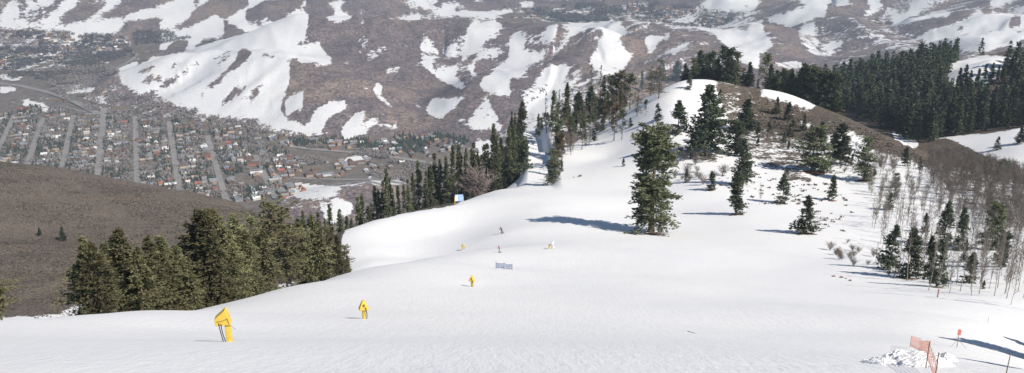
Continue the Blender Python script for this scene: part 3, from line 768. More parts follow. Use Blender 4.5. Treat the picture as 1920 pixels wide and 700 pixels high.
for s in range(2): bare('scrub', 130 + s, 2.2, 1.6, TWIG, TWIG, nb=12, nt=6, start=.02, stems=6, tw=.022)

NAME = dict(full='fir_tree', ragged='pine_tree', big='fir_tree', spire='spruce_tree', pine='pine_tree', young='young_fir_tree', wood='conifer_tree', snag='dying_spruce_tree',
            open='pine_tree', pale='dying_pine_tree', aspen='aspen_tree', thicket='bare_tree', redbush='bare_bush', scrub='scrub_bush')
CATG = dict(aspen='bare tree', thicket='bare tree', redbush='bush', scrub='bush')
PLANTED = []
def plant(kind, p, height, label, group=None, wf=1., var=None, sink=.0):
    wf *= {'pine': 1.22, 'young': 1.22, 'wood': 1.02}.get(kind, 1.)
    if 440 < p[1] < 690 and kind not in ('big',):   # keep the groomed track clear
        _d = p[0] - float(np.interp(p[1], TRK[:, 1], TRK[:, 0]))
        if -11 < _d < 2.5: p = (p[0] + (4.5 if _d > -4 else -8), p[1], 0); p = (p[0], p[1], float(H(p[0], p[1])))
    Ht, cm, tm = TREES[kind][random.randrange(len(TREES[kind])) if var is None else var % len(TREES[kind])]
    s = height / Ht
    root = bpy.data.objects.new(NAME[kind], None); COL.objects.link(root)
    root.location = (p[0], p[1], p[2] - sink * height); root.rotation_euler = (random.uniform(-.03, .03), random.uniform(-.03, .03), random.uniform(0, 6.28))
    root.scale = (s * wf, s * wf, s); root.empty_display_size = .3
    a = bpy.data.objects.new('twigs' if kind in ('aspen', 'thicket', 'redbush', 'scrub') else 'crown', cm); COL.objects.link(a); a.parent = root
    b = bpy.data.objects.new('stems' if kind in ('redbush', 'scrub') else 'trunk', tm); COL.objects.link(b); b.parent = root
    tag(root, label, CATG.get(kind, 'conifer'), group)
    PLANTED.append((kind, p[0], p[1])); return root
def height_for(p, vtop):
    """height so that the top shows at row vtop"""
    x, y, z = p; lo, hi = 0., 60.
    for _ in range(30):
        m = (lo + hi) / 2; _, v, _ = project(x, y, z + m)
        if v > vtop: lo = m
        else: hi = m
    return m
ORD = 'first second third fourth fifth sixth seventh eighth ninth tenth eleventh twelfth thirteenth fourteenth fifteenth sixteenth seventeenth eighteenth nineteenth twentieth'.split()
TENS = {2: 'twenty', 3: 'thirty', 4: 'forty', 5: 'fifty', 6: 'sixty'}
def ordw(n):
    if n < 20: return ORD[n]
    t, u = divmod(n + 1, 10)
    return (TENS[t] + '-' + ORD[u - 1]) if u else TENS[t][:-1] + 'ieth'

def scatter(poly, n, spacing, r0, r1, seed, maxtry=60000):
    g = np.random.default_rng(seed)
    P = np.array(poly); a0 = math.atan((P[:, 0].min() - 960) / FPX / .95) - .02; a1 = math.atan((P[:, 0].max() - 960) / FPX / .95) + .03
    az = g.uniform(a0, a1, maxtry); rad = np.sqrt(g.uniform(r0**2, r1**2, maxtry)); x, y = rad * np.sin(az), rad * np.cos(az); z = H(x, y); u, v, d = project(x, y, z)
    out = []; 
    cell = {}
    for i in np.nonzero(_inpoly(u, v, poly))[0]:
        k = (int(x[i] // spacing), int(y[i] // spacing))
        if any((x[i] - q[0])**2 + (y[i] - q[1])**2 < spacing**2 for dx in (-1, 0, 1) for dy in (-1, 0, 1) for q in cell.get((k[0] + dx, k[1] + dy), ())): continue
        cell.setdefault(k, []).append((x[i], y[i])); out.append((x[i], y[i], z[i]))
        if len(out) >= n: break
    return out
# --- the thick stand along the near left rim
EU = [0, 100, 200, 350, 420, 500, 600, 642]; ER = [72, 84, 96, 112, 126, 152, 182, 198]
stand = [(176, 447, 1.12, 'full', 1.), (196, 455, 1.06, 'full', .9), (217, 461, 1.25, 'full', .7), (247, 432, 1.10, 'full', .95), (270, 465, 1.05, 'full', 1.), (294, 446, 1.08, 'full', 1.),
         (318, 446, 1.12, 'full', 1.), (344, 464, 1.06, 'full', 1.0), (362, 500, 1.04, 'full', 1.), (384, 396, 1.12, 'full', .95), (402, 398, 1.07, 'full', 1.), (422, 396, 1.10, 'full', .9), (438, 430, 1.04, 'full', 1.),
         (452, 404, 1.10, 'full', .85), (470, 440, 1.05, 'full', 1.), (486, 412, 1.12, 'ragged', .8), (505, 430, 1.06, 'full', .8), (522, 383, 1.08, 'ragged', 1.05), (540, 398, 1.10, 'ragged', .9), (548, 440, 1.03, 'ragged', .8),
         (572, 412, 1.12, 'full', .8), (592, 404, 1.08, 'full', .8), (606, 420, 1.05, 'full', .8), (620, 430, 1.10, 'ragged', .9), (636, 440, 1.05, 'full', .7), (648, 462, 1.07, 'ragged', .7), (655, 480, 1.10, 'full', .7)]
for i, (u, vt, rf, kd, wf) in enumerate(stand):
    r = float(np.interp(u, EU, ER)) * rf; p = at_r(u, r); h = height_for(p, vt)
    look = 'ragged grey-green pine' if kd == 'ragged' else 'bushy olive-green fir'
    plant(kd, p, h, f'{look}, {ordw(i)} from the left behind the near snow rim', 'conifers in the stand behind the near snow rim', wf * 1.2, var=i)
# --- the row of spires along the left edge of the run
EU2 = [600, 640, 700, 780, 860, 930, 985]; ER2 = [325, 335, 352, 384, 412, 448, 500]
sp_ = [(2,560),(30,590),(55,600),(88,500),(105,482),(130,540),(150,530),(170,450),(188,470),(205,430),(220,368),(236,405),(255,460),(272,445),(300,440),(322,420),(345,385),(375,325),(398,380),(412,360),(428,350),(445,300),(468,320),(490,310),(505,330),(522,262),(550,250),(568,290),(586,270),(610,268),(630,245),(648,290),(665,255),(688,250),(705,158),(722,230),(740,215),(755,225),(778,180),(795,170),(815,160),(835,125),(852,48),(872,100),(892,120)]
for i, (a, b) in enumerate(sp_):
    u = 640 + a / 2.5; vt = 170 + b / 2.5
    rf = 1.03 + .12 * ((i * 7) % 5) / 5
    if a > 820: rf *= 1.18
    p = at_r(u, float(np.interp(u, EU2, ER2)) * rf)
    h = height_for(p, vt)
    plant('spire', p, h, f'narrow spruce, {ordw(i)} from the left edging the run', 'narrow spruces edging the left of the run', random.uniform(.85, 1.15) * min(1.5, max(.75, 17 / h)), var=i)
for i in range(22):   # younger trees filling the foot of the row
    u = random.uniform(655, 975); p = at_r(u, float(np.interp(u, EU2, ER2)) * random.uniform(1.02, 1.08))
    plant('young', p, random.uniform(4, 9), 'low young fir at the foot of the spruces edging the run', 'low young firs under the spruces edging the run', 1.2)
for i, (u, vt, r) in enumerate([(575, 395, 330), (600, 400, 345), (623, 384, 350), (640, 398, 352), (612, 410, 330), (590, 408, 340)]):
    p = at_r(u, r); plant('spire', p, min(26, height_for(p, vt)), f'dark spire behind the near stand, {ordw(i)} of six down the slope', 'spires down the slope behind the near stand', .9)
for (u, vb, vt) in [(901, 352, 315), (886, 356, 325)]:
    p = at_r(u, 436); plant('redbush', p, height_for(p, vt), 'reddish bare bush by the spruces edging the run, %s one' % ('larger' if u > 890 else 'smaller'), 'reddish bare bushes edging the run', 1.05)
# --- single trees one can point to: (u, row of foot, row of top, kind, width, label)
W2 = 'on the knoll'
single = [
 (1219,436,235,'big',1.25,'tallest fir, standing alone on the open snow of the piste'),
 (1037,345,283,'pine',.8,'bushy green pine at the right edge of the track through the trees'),
 (1052,322,300,'young',1.,'small fir just behind the bushy pine beside the track'),
 (1034,283,236,'open',1.,'olive pine beside the upper part of the track'),
 (1151,264,197,'open',.9,'rust-tinged pine with a bare trunk at the front of the ridge group'),
 (1166,262,206,'open',.8,'slim pine just right of the rust-tinged pine'),
 (1091,281,227,'open',.8,'open pine on a thin trunk at the low end of the ridge group'),
 (1069,274,219,'open',.9,'olive pine among grey bushes right of the track'),
 (1130,246,219,'young',1.,'small dark fir between the ridge pines and the bare bushes'),
 (1182,238,221,'young',1.3,'round low fir at the foot of the ridge pines'),
 (1211,216,188,'open',.9,'small round-headed pine on the snow below the ridge crest'),
 (1194,219,171,'pale',.8,'greyish pine on the snow below the ridge crest'),
 (1181,206,140,'open',1.1,'spreading dark pine in the middle of the ridge group'),
 (1204,171,104,'spire',1.1,'tall narrow spruce sticking up above the ridge group'),
 (1232,227,195,'young',1.1,'small conical fir alone on the snow dip of the knoll'),
 (1235,185,112,'pale',1.1,'large pale grey-green pine on the left shoulder of the knoll'),
 (1241,150,76,'pine',.8,'dark tall pine crowning the left shoulder of the knoll'),
 (1268,150,104,'pine',1.,'dark pine right of the tall one on the left shoulder of the knoll'),
 (1271,250,189,'young',1.2,'ragged young fir on the snow left of the great dark pine'),
 (1292,168,142,'young',1.,'small fir on the snowy crown of the knoll'),
 (1243,285,246,'pale',.9,'thin pale pine showing behind the top of the tallest fir'),
 (1169,312,296,'young',.8,'tiny fir on open snow left of the tallest fir'),
 (1321,290,162,'pine',1.1,'great dark pine standing on the front face of the knoll'),
 (1349,194,168,'young',1.,'small dark fir behind the great dark pine'),
 (1399,250,187,'pine',1.1,'upper of the dark pines in the column right of the great pine'),
 (1378,292,228,'pine',1.1,'middle dark pine in the column right of the great pine'),
 (1392,348,262,'pine',.8,'dark pine low in the column right of the great pine'),
 (1379,402,322,'young',1.0,'lowest fir of the column, its foot on the edge of the piste'),
 (1333,357,322,'young',1.1,'young fir on the snow below the great dark pine'),
 (1286,343,318,'young',.8,'small sparse fir among bare scrub right of the tallest fir'),
 (1456,214,183,'young',1.,'left one of two small firs high on the brown spur'),
 (1478,224,192,'young',1.1,'right one of two small firs high on the brown spur'),
 (1507,246,214,'young',.8,'slim small fir on the brown spur above the wide dark fir'),
 (1480,254,232,'young',.8,'tiny fir in the brown scrub of the spur'),
 (1521,320,240,'pine',1.25,'wide dark fir on a brown patch of the spur'),
 (1539,272,228,'young',1.,'fir close behind the wide dark fir of the spur'),
 (1575,308,233,'pine',1.,'dark fir right of the wide one on the spur'),
 (1566,292,250,'young',1.,'short fir between the two big firs of the spur'),
 (1619,338,261,'pine',.85,'pointed dark fir lowest of the big firs on the spur'),
 (1467,382,326,'young',1.,'conical fir on patchy snow in the middle of the right slope'),
 (1509,439,369,'young',1.2,'wide conical fir near the piste with brown ground at its foot'),
 (1559,376,328,'young',.9,'slim fir on the snow right of the conical firs'),
 (1667,394,362,'young',1.1,'small fir at the upper edge of the aspens'),
 (1668,506,424,'young',1.0,'left one of the pair of firs at the near edge of the aspens'),
 (1703,522,430,'young',1.0,'right one of the pair of firs at the near edge of the aspens'),
 (1739,518,444,'young',.85,'fir behind white trunks just right of the near pair'),
 (1756,538,450,'young',.85,'slim fir nearest the piste among the aspens'),
 (1769,460,378,'young',.8,'tall dark fir deep among the aspens'),
 (1799,470,392,'young',.8,'grey-green fir among the aspens behind the nearest ones'),
 (1733,436,400,'young',.9,'short fir in the middle of the aspens'),
 (1816,531,474,'young',1.1,'dark stout fir alone at the right among white trunks'),
 (1808,492,450,'young',.7,'thin fir just above the dark stout one'),
 (1857,468,384,'pine',.8,'darkest tall fir at the right edge of the aspens'),
 (1874,500,436,'pine',.8,'dark fir in front of the darkest tall one'),
 (1843,542,526,'young',1.,'tiny fir on the snow at the right'),
 (1696,312,276,'young',1.,'small fir at the top of the grey thicket'),
 (1724,318,296,'young',1.,'little fir in the grey thicket below the dark wood'),
 (1870,281,257,'young',1.1,'small fir alone on the far snow bank'),
 (1912,270,238,'pine',1.,'dark fir on the far snow bank by the wood'),
 (1880,332,302,'pine',1.,'round dark fir above the grey thicket'),
 (119,452,425,'pine',.8,'larger of two lone dark trees on the brown hill'),
 (75,442,427,'pine',.9,'smaller of two lone dark trees on the brown hill'),
]
for u, vb, vt, kd, wf, lb in single:
    p = ground_hit(u, vb)
    plant(kd, p, height_for(p, vt), lb, None, wf, sink=.0)
# --- looser company along the ridge crest, their feet out of sight or mixed together
ridge = [(969,320,228,'spire'),(979,300,190,'spire'),(984,310,265,'young'),(974,262,203,'spire'),(1024,250,172,'snag'),(1036,248,170,'spire'),(1041,240,172,'snag'),(1048,240,168,'snag'),
 (1061,235,155,'spire'),(1067,205,163,'snag'),(1045,290,235,'open'),(1063,255,195,'snag'),(1078,250,200,'spire'),(1085,200,172,'young'),(1106,190,120,'snag'),(1108,190,163,'young'),(1122,186,122,'snag'),(1131,185,142,'spire'),(1121,208,185,'young'),
 (1147,185,142,'open'),(1143,230,190,'open'),(1161,196,134,'open'),(1172,205,150,'pale'),(1190,190,150,'snag'),(1054,300,250,'open'),(1098,250,210,'snag'),(1107,232,180,'snag'),(1033,310,268,'young'),(983,322,262,'young'),(1136,215,170,'snag'),(1155,180,150,'open'),(1168,182,140,'snag'),(1220,160,125,'pale')]
for i, (u, vb, vt, kd) in enumerate(ridge):
    p = ground_hit(u, vb)
    if p is None or math.hypot(p[0], p[1]) > 800: p = at_r(u, 640)
    lb = {'spire': 'narrow spruce', 'young': 'low young fir', 'snag': 'thin half-dead spruce', 'open': 'open-crowned pine', 'pale': 'grey dying pine'}[kd]
    plant(kd, p, height_for(p, vt), f'{lb} in the mixed group on the ridge right of the track', f'{lb}s of the mixed group right of the track', 1.05)
for i, p in enumerate(scatter([(1044,338),(1040,315),(1038,285),(1030,260),(1024,243),(1040,215),(1085,188),(1150,178),(1190,185),(1160,225),(1112,268),(1080,296),(1052,330)], 125, 2.8, 380, 800, 31)):
    kd = random.choice(['open', 'young', 'spire', 'snag', 'open', 'thicket', 'thicket']); 
    plant(kd, p, {'open': 13, 'young': 8, 'spire': 17, 'snag': 17, 'thicket': 9}[kd] * random.uniform(.75, 1.15), {'open': 'olive pine', 'young': 'young fir', 'spire': 'slim spruce', 'snag': 'thin half-dead spruce', 'thicket': 'leafless tree'}[kd] + ' crowded in the mixed trees right of the track', 'mixed trees crowded right of the track, ' + kd)
TL = [(962, 322, 500), (978, 312, 520), (988, 300, 545), (989, 280, 590), (984, 262, 630), (978, 240, 675)]
gl = np.random.default_rng(77)
for i in range(26):
    q = gl.uniform(0, 5); k_ = int(q); f_ = q - k_; u, v, r = (np.array(TL[k_]) * (1 - f_) + np.array(TL[k_ + 1]) * f_)
    p = at_r(u - gl.uniform(5, 24), r * gl.uniform(.98, 1.05)); kd = ('spire', 'young', 'spire', 'open')[i % 4]
    plant(kd, p, {'spire': 19, 'young': 10, 'open': 13}[kd] * gl.uniform(.75, 1.15), 'conifer crowding the left side of the track through the trees', 'conifers crowding the left side of the track')
for i in range(9):
    q = gl.uniform(0, 1); u = np.interp(q, [0, .3, .6, 1], [1036, 1031, 1016, 1008]); r = np.interp(q, [0, .3, .6, 1], [450, 520, 590, 660])
    p = at_r(u + gl.uniform(5, 18), r); kd = ('open', 'thicket', 'young', 'thicket', 'young')[i % 5]
    plant(kd, p, {'spire': 16, 'young': 8, 'open': 11, 'thicket': 8}[kd] * gl.uniform(.8, 1.15), {'spire': 'slim spruce', 'young': 'young fir', 'open': 'open pine', 'thicket': 'leafless tree'}[kd] + ' at the top of the cut bank right of the track', 'trees on the cut bank right of the track, ' + kd)
crest = [(1300,603,112,'pine',1.1),(1312,610,96,'pine',1.1),(1328,615,100,'pine',1.1),(1345,606,110,'pine',1.),(1362,598,91,'pine',1.2),(1376,604,100,'pine',1.),(1392,612,130,'pine',.9),(1404,605,117,'pine',.8),(1420,610,125,'snag',1.),(1434,606,103,'open',1.1),(1443,608,122,'pine',1.),
 (1458,612,140,'pine',.8),(1468,604,132,'pine',1.),(1482,606,134,'pine',1.),(1497,604,128,'pine',1.),(1512,600,124,'pine',1.1),(1522,598,128,'pine',1.1),(1534,596,135,'pine',1.1),(1545,598,140,'pine',1.1),(1556,594,138,'pine',1.),(1284,612,120,'pine',1.),(1420,604,150,'young',1.),(1490,610,150,'pine',1.)]
for i, (u, r, vt, kd, wf) in enumerate(crest):
    p = at_r(u, r)
    plant(kd, p, height_for(p, vt), f'dark pine, {ordw(i)} in the row along the crest behind the knoll', 'dark pines along the crest behind the knoll', wf * .88)

# --- the dark wood on the far bank: the nearest trees one by one, the rest as one mass
woodpoly = [(1440,205),(1500,180),(1560,150),(1640,120),(1700,108),(1790,98),(1925,110),(1960,100),(2000,100),(2000,235),(1925,238),(1880,242),(1790,256),(1740,268),(1716,272),(1680,250),(1640,236),(1600,220),(1560,206),(1500,200)]
knob = [(1778,152),(1776,124),(1800,112),(1850,103),(1935,106),(1935,118),(1885,124),(1880,140),(1840,162),(1800,165)]
cand = []
g = np.random.default_rng(5)
az = g.uniform(math.radians(13), math.radians(31), 9000); rad = np.sqrt(g.uniform(600**2, 1250**2, 9000))
cx, cy = rad * np.sin(az), rad * np.cos(az); cz = H(cx, cy); cu, cv, cd = project(cx, cy, cz)
ok = _inpoly(cu, cv, woodpoly) & ~(_inpoly(cu, cv, knob))
acc = []
for i in np.nonzero(ok)[0]:
    x, y = cx[i], cy[i]; sp2 = (6.8 if rad[i] < 900 else 8.5)**2
    if all((x - a)**2 + (y - b)**2 > sp2 for a, b, *_ in acc[-1500:]): acc.append((x, y, cz[i], rad[i], cu[i], cv[i]))
acc.sort(key=lambda q: q[3])
N_IND = 118
for i, (x, y, z, r, u, v) in enumerate(acc[:N_IND]):
    h = random.uniform(14, 27) * (1 if u < 1850 else .85)
    if 1765 < u < 1900 and r < 840: h = min(h, max(7, height_for((x, y, z), 158 + random.uniform(-14, 8))))
    plant('wood', (x, y, z), h, 'tall dark conifer at the near edge of the dark wood, one of many alike', 'tall dark conifers at the near edge of the dark wood', random.uniform(.85, 1.1))
def merged(name, items, kinds, label, cat='wood'):
    """many copies of small tree shapes as one mass; items: (x, y, z, scale, kind number)"""
    Vs = []; Fs = []; Ms = []; o = 0
    src = []
    mats = []
    for me_list in kinds:
        vv = []; ff = []; mm = []; oo = 0
        for me in me_list:
            n = len(me.vertices); co = np.empty(n * 3, np.float32); me.vertices.foreach_get('co', co)
            f = np.empty(len(me.polygons) * 4, np.int32); me.polygons.foreach_get('vertices', f)
            if me.materials[0] not in mats: mats.append(me.materials[0])
            vv.append(co.reshape(-1, 3)); ff.append(f.reshape(-1, 4) + oo); oo += n; mm.append(np.full(len(me.polygons), mats.index(me.materials[0])))
        src.append((np.concatenate(vv), np.concatenate(ff), np.concatenate(mm)))
    for x, y, z, s, k in items:
        v, f, m = src[k % len(src)]; a = random.uniform(0, 6.28); c, sn = math.cos(a), math.sin(a)
        w = np.empty_like(v); w[:, 0] = (v[:, 0] * c - v[:, 1] * sn) * s + x; w[:, 1] = (v[:, 0] * sn + v[:, 1] * c) * s + y; w[:, 2] = v[:, 2] * s + z
        Vs.append(w); Fs.append(f + o); Ms.append(m); o += len(v)
    me = mesh_np(name, np.concatenate(Vs), np.concatenate(Fs), mats, mi=np.concatenate(Ms))
    return tag(obj(name, me), label, None, None, 'stuff')
lowc = []
for s in range(3):
    (V, F), lb, gg = conifer(200 + s, 20, Rm=3.9, prof=(p_cone, p_full, p_cone)[s], cb=.05, nb=60, spray=4, blades=2, ln=2.0, wd=1.2, gap=.05, lump=.3)
    lowc.append([mesh_np('low_conifer', V, F, [F_DARK])])
merged('distant_conifer_wood', [(x, y, z, (random.uniform(.8, 1.2) if not (1765 < u < 1900 and r < 850) else min(1., max(.3, height_for((x, y, z), 155 + random.uniform(-10, 8)) / 20))), i) for i, (x, y, z, r, u, v) in enumerate(acc[N_IND:])], lowc, 'dark conifer wood covering the far bank up to its crest')
print('WOOD', len(acc))
# trees scattered on the snowy knob
for i, (u, vb, vt) in enumerate([(1807,166,122),(1797,168,128),(1816,168,132),(1830,166,128),(1858,150,118),(1845,155,120),(1870,152,122),(1880,148,118),(1893,140,106),(1908,150,110),(1900,158,122)]):
    p = ground_hit(u, vb); plant('wood', p, height_for(p, vt), f'dark conifer, {ordw(i)} of those against the snowy knob in the wood', 'dark conifers against the snowy knob', 1.)

# --- bare aspens and thicket on the right
near_asp = scatter([(1625,400),(1650,360),(1700,365),(1780,375),(1930,400),(1960,500),(1930,585),(1860,560),(1790,545),(1730,530),(1680,505),(1650,470)], 190, 2.5, 150, 440, 3)
for p in near_asp:
    plant('aspen', p, random.uniform(7.5, 12.5), 'slender bare aspen with pale trunk in the open stand right of the piste', 'slender bare aspens in the stand right of the piste', random.uniform(.7, 1.1), sink=.01)
# individual aspens at the edge
for i, (u, vb, vt) in enumerate([(1675,520,452),(1682,522,448),(1640,500,452),(1742,545,430),(1756,558,470),(1780,550,460),(1821,555,480),(1838,538,430),(1870,540,420),(1886,560,445),(1895,572,500),(1908,545,440),(1729,525,440),(1700,528,420),(1613,338,280),(1650,330,262),(1424,385,340)]):
    p = ground_hit(u, vb); plant('aspen', p, height_for(p, vt), f'pale-trunked aspen standing clear of the stand, {ordw(i)} of those clear ones', 'aspens standing clear at the edge', .8)
thick = scatter([(1735,332),(1750,298),(1850,308),(1925,338),(1960,380),(1935,455),(1880,430),(1810,404),(1760,372)], 120, 3.0, 300, 620, 4) + scatter([(1600,345),(1650,296),(1700,300),(1740,330),(1760,372),(1810,404),(1740,400),(1640,380)], 46, 4.5, 300, 560, 5)
for p in thick:
    plant('thicket', p, random.uniform(6, 9), 'leafless grey tree in the dense thicket below the dark wood', 'leafless grey trees of the dense thicket', random.uniform(.8, 1.1))
print('THICK', len(thick))
tk2 = scatter([(1738,335),(1740,300),(1760,300),(1850,310),(1925,338),(1960,380),(1935,455),(1880,430),(1805,402),(1755,372)], 520, 1.9, 300, 620, 14)
merged('grey_thicket', [(x, y, z, random.uniform(.7, 1.1), i) for i, (x, y, z) in enumerate(tk2)], [[c, t] for _, c, t in TREES['thicket']], 'grey leafless undergrowth filling the thicket below the dark wood')
# scrub on the knoll and along the ridge
for i, p in enumerate(scatter([(1250,285),(1300,262),(1345,290),(1360,330),(1330,350),(1290,350),(1255,330)], 26, 3.5, 350, 520, 8)):
    plant('scrub', p, random.uniform(2, 4.5), 'leafless scrub between the tallest fir and the great dark pine', 'leafless scrub below the great dark pine')
for i, p in enumerate(scatter([(1030,290),(1060,230),(1110,205),(1140,225),(1120,262),(1070,290)], 34, 4, 380, 760, 9)):
    plant(('redbush', 'thicket', 'thicket')[i % 3], p, random.uniform(4.5, 8), 'leafless reddish-grey bush among the trees right of the track', 'leafless bushes right of the track')
for i, p in enumerate(scatter([(1700,300),(1420,240),(1500,225),(1590,262),(1640,300),(1590,330),(1500,310)], 60, 5, 380, 640, 10)):
    plant('scrub', p, random.uniform(1.2, 2.6), 'low leafless scrub on the brown spur right of the knoll', 'low scrub on the brown spur')
for i, p in enumerate(scatter([(1540,470),(1600,450),(1660,490),(1700,520),(1640,515),(1560,485)], 16, 3, 200, 320, 11)):
    plant('scrub', p, random.uniform(1, 2.5), 'thin leafless shrub in the snow left of the near pair of firs', 'thin shrubs left of the near pair of firs')

# tufts of sage poking through the snow
V, F = clumps(np.random.default_rng(9), np.array([[0, 0, .12]] * 10) + np.random.default_rng(3).normal(0, .25, (10, 3)) * [1, 1, .1], np.tile([0, 0, .6], (10, 1)), 8, .4, .22, .6)
TUFT = mesh_np('sage_tuft', V, F, [plain('sage_twigs', (.15, .11, .085), .9, .3, 3)])
for p in scatter([(1500,335),(1560,330),(1600,400),(1590,440),(1530,425),(1480,375)], 55, 1.8, 260, 460, 12) + scatter([(1340,240),(1400,290),(1440,330),(1500,330),(1480,380),(1400,390),(1350,360)], 45, 2.5, 330, 560, 13):
    o = obj('sage_tuft', TUFT, None, (p[0], p[1], p[2] - .05), random.uniform(0, 6), random.uniform(.6, 1.5)); tag(o, 'small brown tuft poking through the snow of the right slope', 'tuft', 'brown tufts poking through the snow')
# firs standing just beyond the right of the view, whose shadows reach the piste
for i, (u, r, h) in enumerate([(1992, 93, 10), (1996, 103, 6.5), (1986, 85, 5.5), (1990, 68, 5.5), (2030, 95, 11)]):
    plant('young', at_r(u, r), h, f'fir beside the piste beyond the right end of the view, {ordw(i)} of five', 'firs beside the piste beyond the view')
plant('ragged', at_r(4, 79), 3.6, 'low spreading dark pine at the far left of the snow rim', None, 1.6)
# brown ground melted free at the foot of some trees
M_DUFF = plain('needle_litter', (.15, .075, .045), .95, .5, 1.5)
def bare_patch(u, v, a, b, dx=0, dy=0):
    c = ground_hit(u, v); n = 26; g = np.random.default_rng(int(u))
    cx, cy = c[0] + dx, c[1] + dy; V = []; F = []
    rings = [0, .35, .7, 1.]
    for k, q in enumerate(rings):
        for j in range(n if k else 1):
            t_ = j / n * 2 * math.pi; w = q * (1 + (.22 * math.sin(3 * t_ + u) + .15 * math.sin(7 * t_ + v) if k == 3 else 0))
            V.append((cx + a * w * math.cos(t_), cy + b * w * math.sin(t_)))
    V = np.array(V); zz = H(V[:, 0], V[:, 1]) + .06; zz[-n:] -= .12
    V = np.column_stack([V, zz])
    for j in range(n):
        j2 = (j + 1) % n; F.append((0, 1 + j, 1 + j2, 0))
        for k in range(2): o_ = 1 + k * n; F.append((o_ + j, o_ + n + j, o_ + n + j2, o_ + j2))
    bm = bmesh.new(); vs = [bm.verts.new(v_) for v_ in V]
    for f in F:
        f = list(dict.fromkeys(f)); bm.faces.new([vs[q] for q in f])
    me = bpy.data.meshes.new('bare_ground'); bm.to_mesh(me); bm.free(); me.materials.append(M_DUFF)
    tag(obj('bare_ground', me), kind='structure')
for q in [(1222,438,3.6,3.6,.6,-1.5),(1379,403,2.6,2.2),(1511,438,3.4,3.0),(1521,322,6,5,1,-2),(1321,290,5,4),(1560,377,2,1.6),(1620,339,3.5,3),(1467,382,2,1.5),(1705,523,1.8,1.6,0,-.4),(1760,540,1.6,1.4),(1333,357,1.8,1.5)]: bare_patch(*q)

# sagebrush: low dark clumps covering the bare slopes
def brush_cover(polys, n, r0, r1, seed, name, label, s0, s1):
    g = np.random.default_rng(seed); az = g.uniform(math.radians(-33), math.radians(31), n * 8); rad = np.sqrt(g.uniform(r0**2, r1**2, n * 8))
    x, y = rad * np.sin(az), rad * np.cos(az); z = H(x, y); u, v, d = project(x, y, z); k = np.zeros(x.size, bool)
    for P in polys: k |= _inpoly(u, v, P)
    k &= fbm(x / 30, y / 30, 3, seed) + .5 * fbm(x / 120, y / 120, 2, seed + 1) > -.12
    k = np.nonzero(k)[0][:n]; m = len(k)
    C = np.stack([x[k], y[k], z[k] + .12], 1); S = g.uniform(s0, s1, m)
    V, F = clumps(g, np.repeat(C, 3, 0) + g.normal(0, .3, (m * 3, 3)) * np.array([1, 1, .2]) * np.repeat(S, 3)[:, None], np.tile([0, 0, .5], (m * 3, 1)), 2, .75, .6, .7)
    tag(obj(name, mesh_np(name, V, F, [M_SAGE])), label, kind='stuff')
M_SAGE = plain('sagebrush', (.10, .088, .07), .95, .45, .06)
brush_cover([[(-60,290),(0,303),(130,328),(300,358),(450,386),(520,415),(640,470),(640,560),(-60,640)]], 16000, 430, 1060, 51, 'hillside_sagebrush', 'low sagebrush dotting the bare brown hill', .7, 1.5)
brush_cover([[(1392,175),(1440,188),(1530,210),(1640,250),(1740,300),(1700,302),(1630,280),(1560,252),(1480,256),(1400,262)]], 2600, 380, 640, 52, 'spur_sagebrush', 'low sagebrush dotting the bare brown spur', .5, 1.1)

for i, p in enumerate(scatter([(1420,215),(1470,222),(1560,262),(1640,300),(1720,340),(1700,380),(1600,330),(1480,300),(1400,280)], 17, 13, 330, 620, 61)):
    plant(('young', 'pine')[i % 4 == 0], p, random.uniform(3, 7), f'small conifer, {ordw(i)} of those strewn over the spur', 'small conifers strewn over the spur', 1.)
# ------------------------------------------------------------------ the valley town
M_STREET = plain('worn_asphalt_dusted_with_grit', (.28, .265, .255), .9, .15, .02)
def on_floor(u, v):
    dx, dy, dz = ray(u, v); k = (FLOOR + 1) / dz; return np.array([dx * k, dy * k])
def ribbon(name, pts, width, mat, step=14, lift=.7):
    P = np.array(pts, float); seg = np.hypot(*np.diff(P, axis=0).T); s = np.r_[0, np.cumsum(seg)]
    q = np.linspace(0, s[-1], max(2, int(s[-1] / step))); X = np.interp(q, s, P[:, 0]); Y = np.interp(q, s, P[:, 1])
    T = np.stack([np.gradient(X), np.gradient(Y)], 1); T /= np.linalg.norm(T, axis=1, keepdims=True); N = np.stack([-T[:, 1], T[:, 0]], 1)
    L = np.stack([X, Y], 1) + N * width / 2; Rr = np.stack([X, Y], 1) - N * width / 2
    zc = np.maximum(H(L[:, 0], L[:, 1]), H(Rr[:, 0], Rr[:, 1])) + lift
    V = np.concatenate([np.column_stack([L, zc]), np.column_stack([Rr, zc])]); n = len(q); k = np.arange(n - 1)
    F = np.stack([k, k + n, k + n + 1, k + 1], 1)
    return tag(obj(name, mesh_np(name, V, F, [mat])), kind='structure')
hd = ray(240, -250); TAZ = math.atan2(hd[0], hd[1])
ta = np.array([math.sin(TAZ), math.cos(TAZ)]); tb = np.array([ta[1], -ta[0]])
ORG = on_floor(189, 270)
def ab(p): d = p - ORG; return float(d @ ta), float(d @ tb)
def xy(a, b): return ORG + ta * a + tb * b
streets_b = []
for u, v0, v1 in [(-60,330,225),(2,330,218),(64,335,222),(126,335,218),(189,352,208),(255,362,222),(323,372,232),(393,380,255),(470,385,285)]:
    b = ab(on_floor(u, 270))[1]; a0 = ab(on_floor(u, v0))[0]; a1 = ab(on_floor(u, v1))[0]
    streets_b.append(b); ribbon('street', [xy(a0, b), xy(a1, b)], 15 if u != 189 else 19, M_STREET)
cross_a = []
for v, u0, u1 in [(345,120,520),(327,30,520),(304,-40,500),(287,-60,470),(262,-20,400),(243,40,330),(228,60,300)]:
    a = ab(on_floor(220, v))[0]; cross_a.append(a)
    ribbon('street', [xy(a, ab(on_floor(u0, v))[1]), xy(a, ab(on_floor(u1, v))[1])], 9, M_STREET)
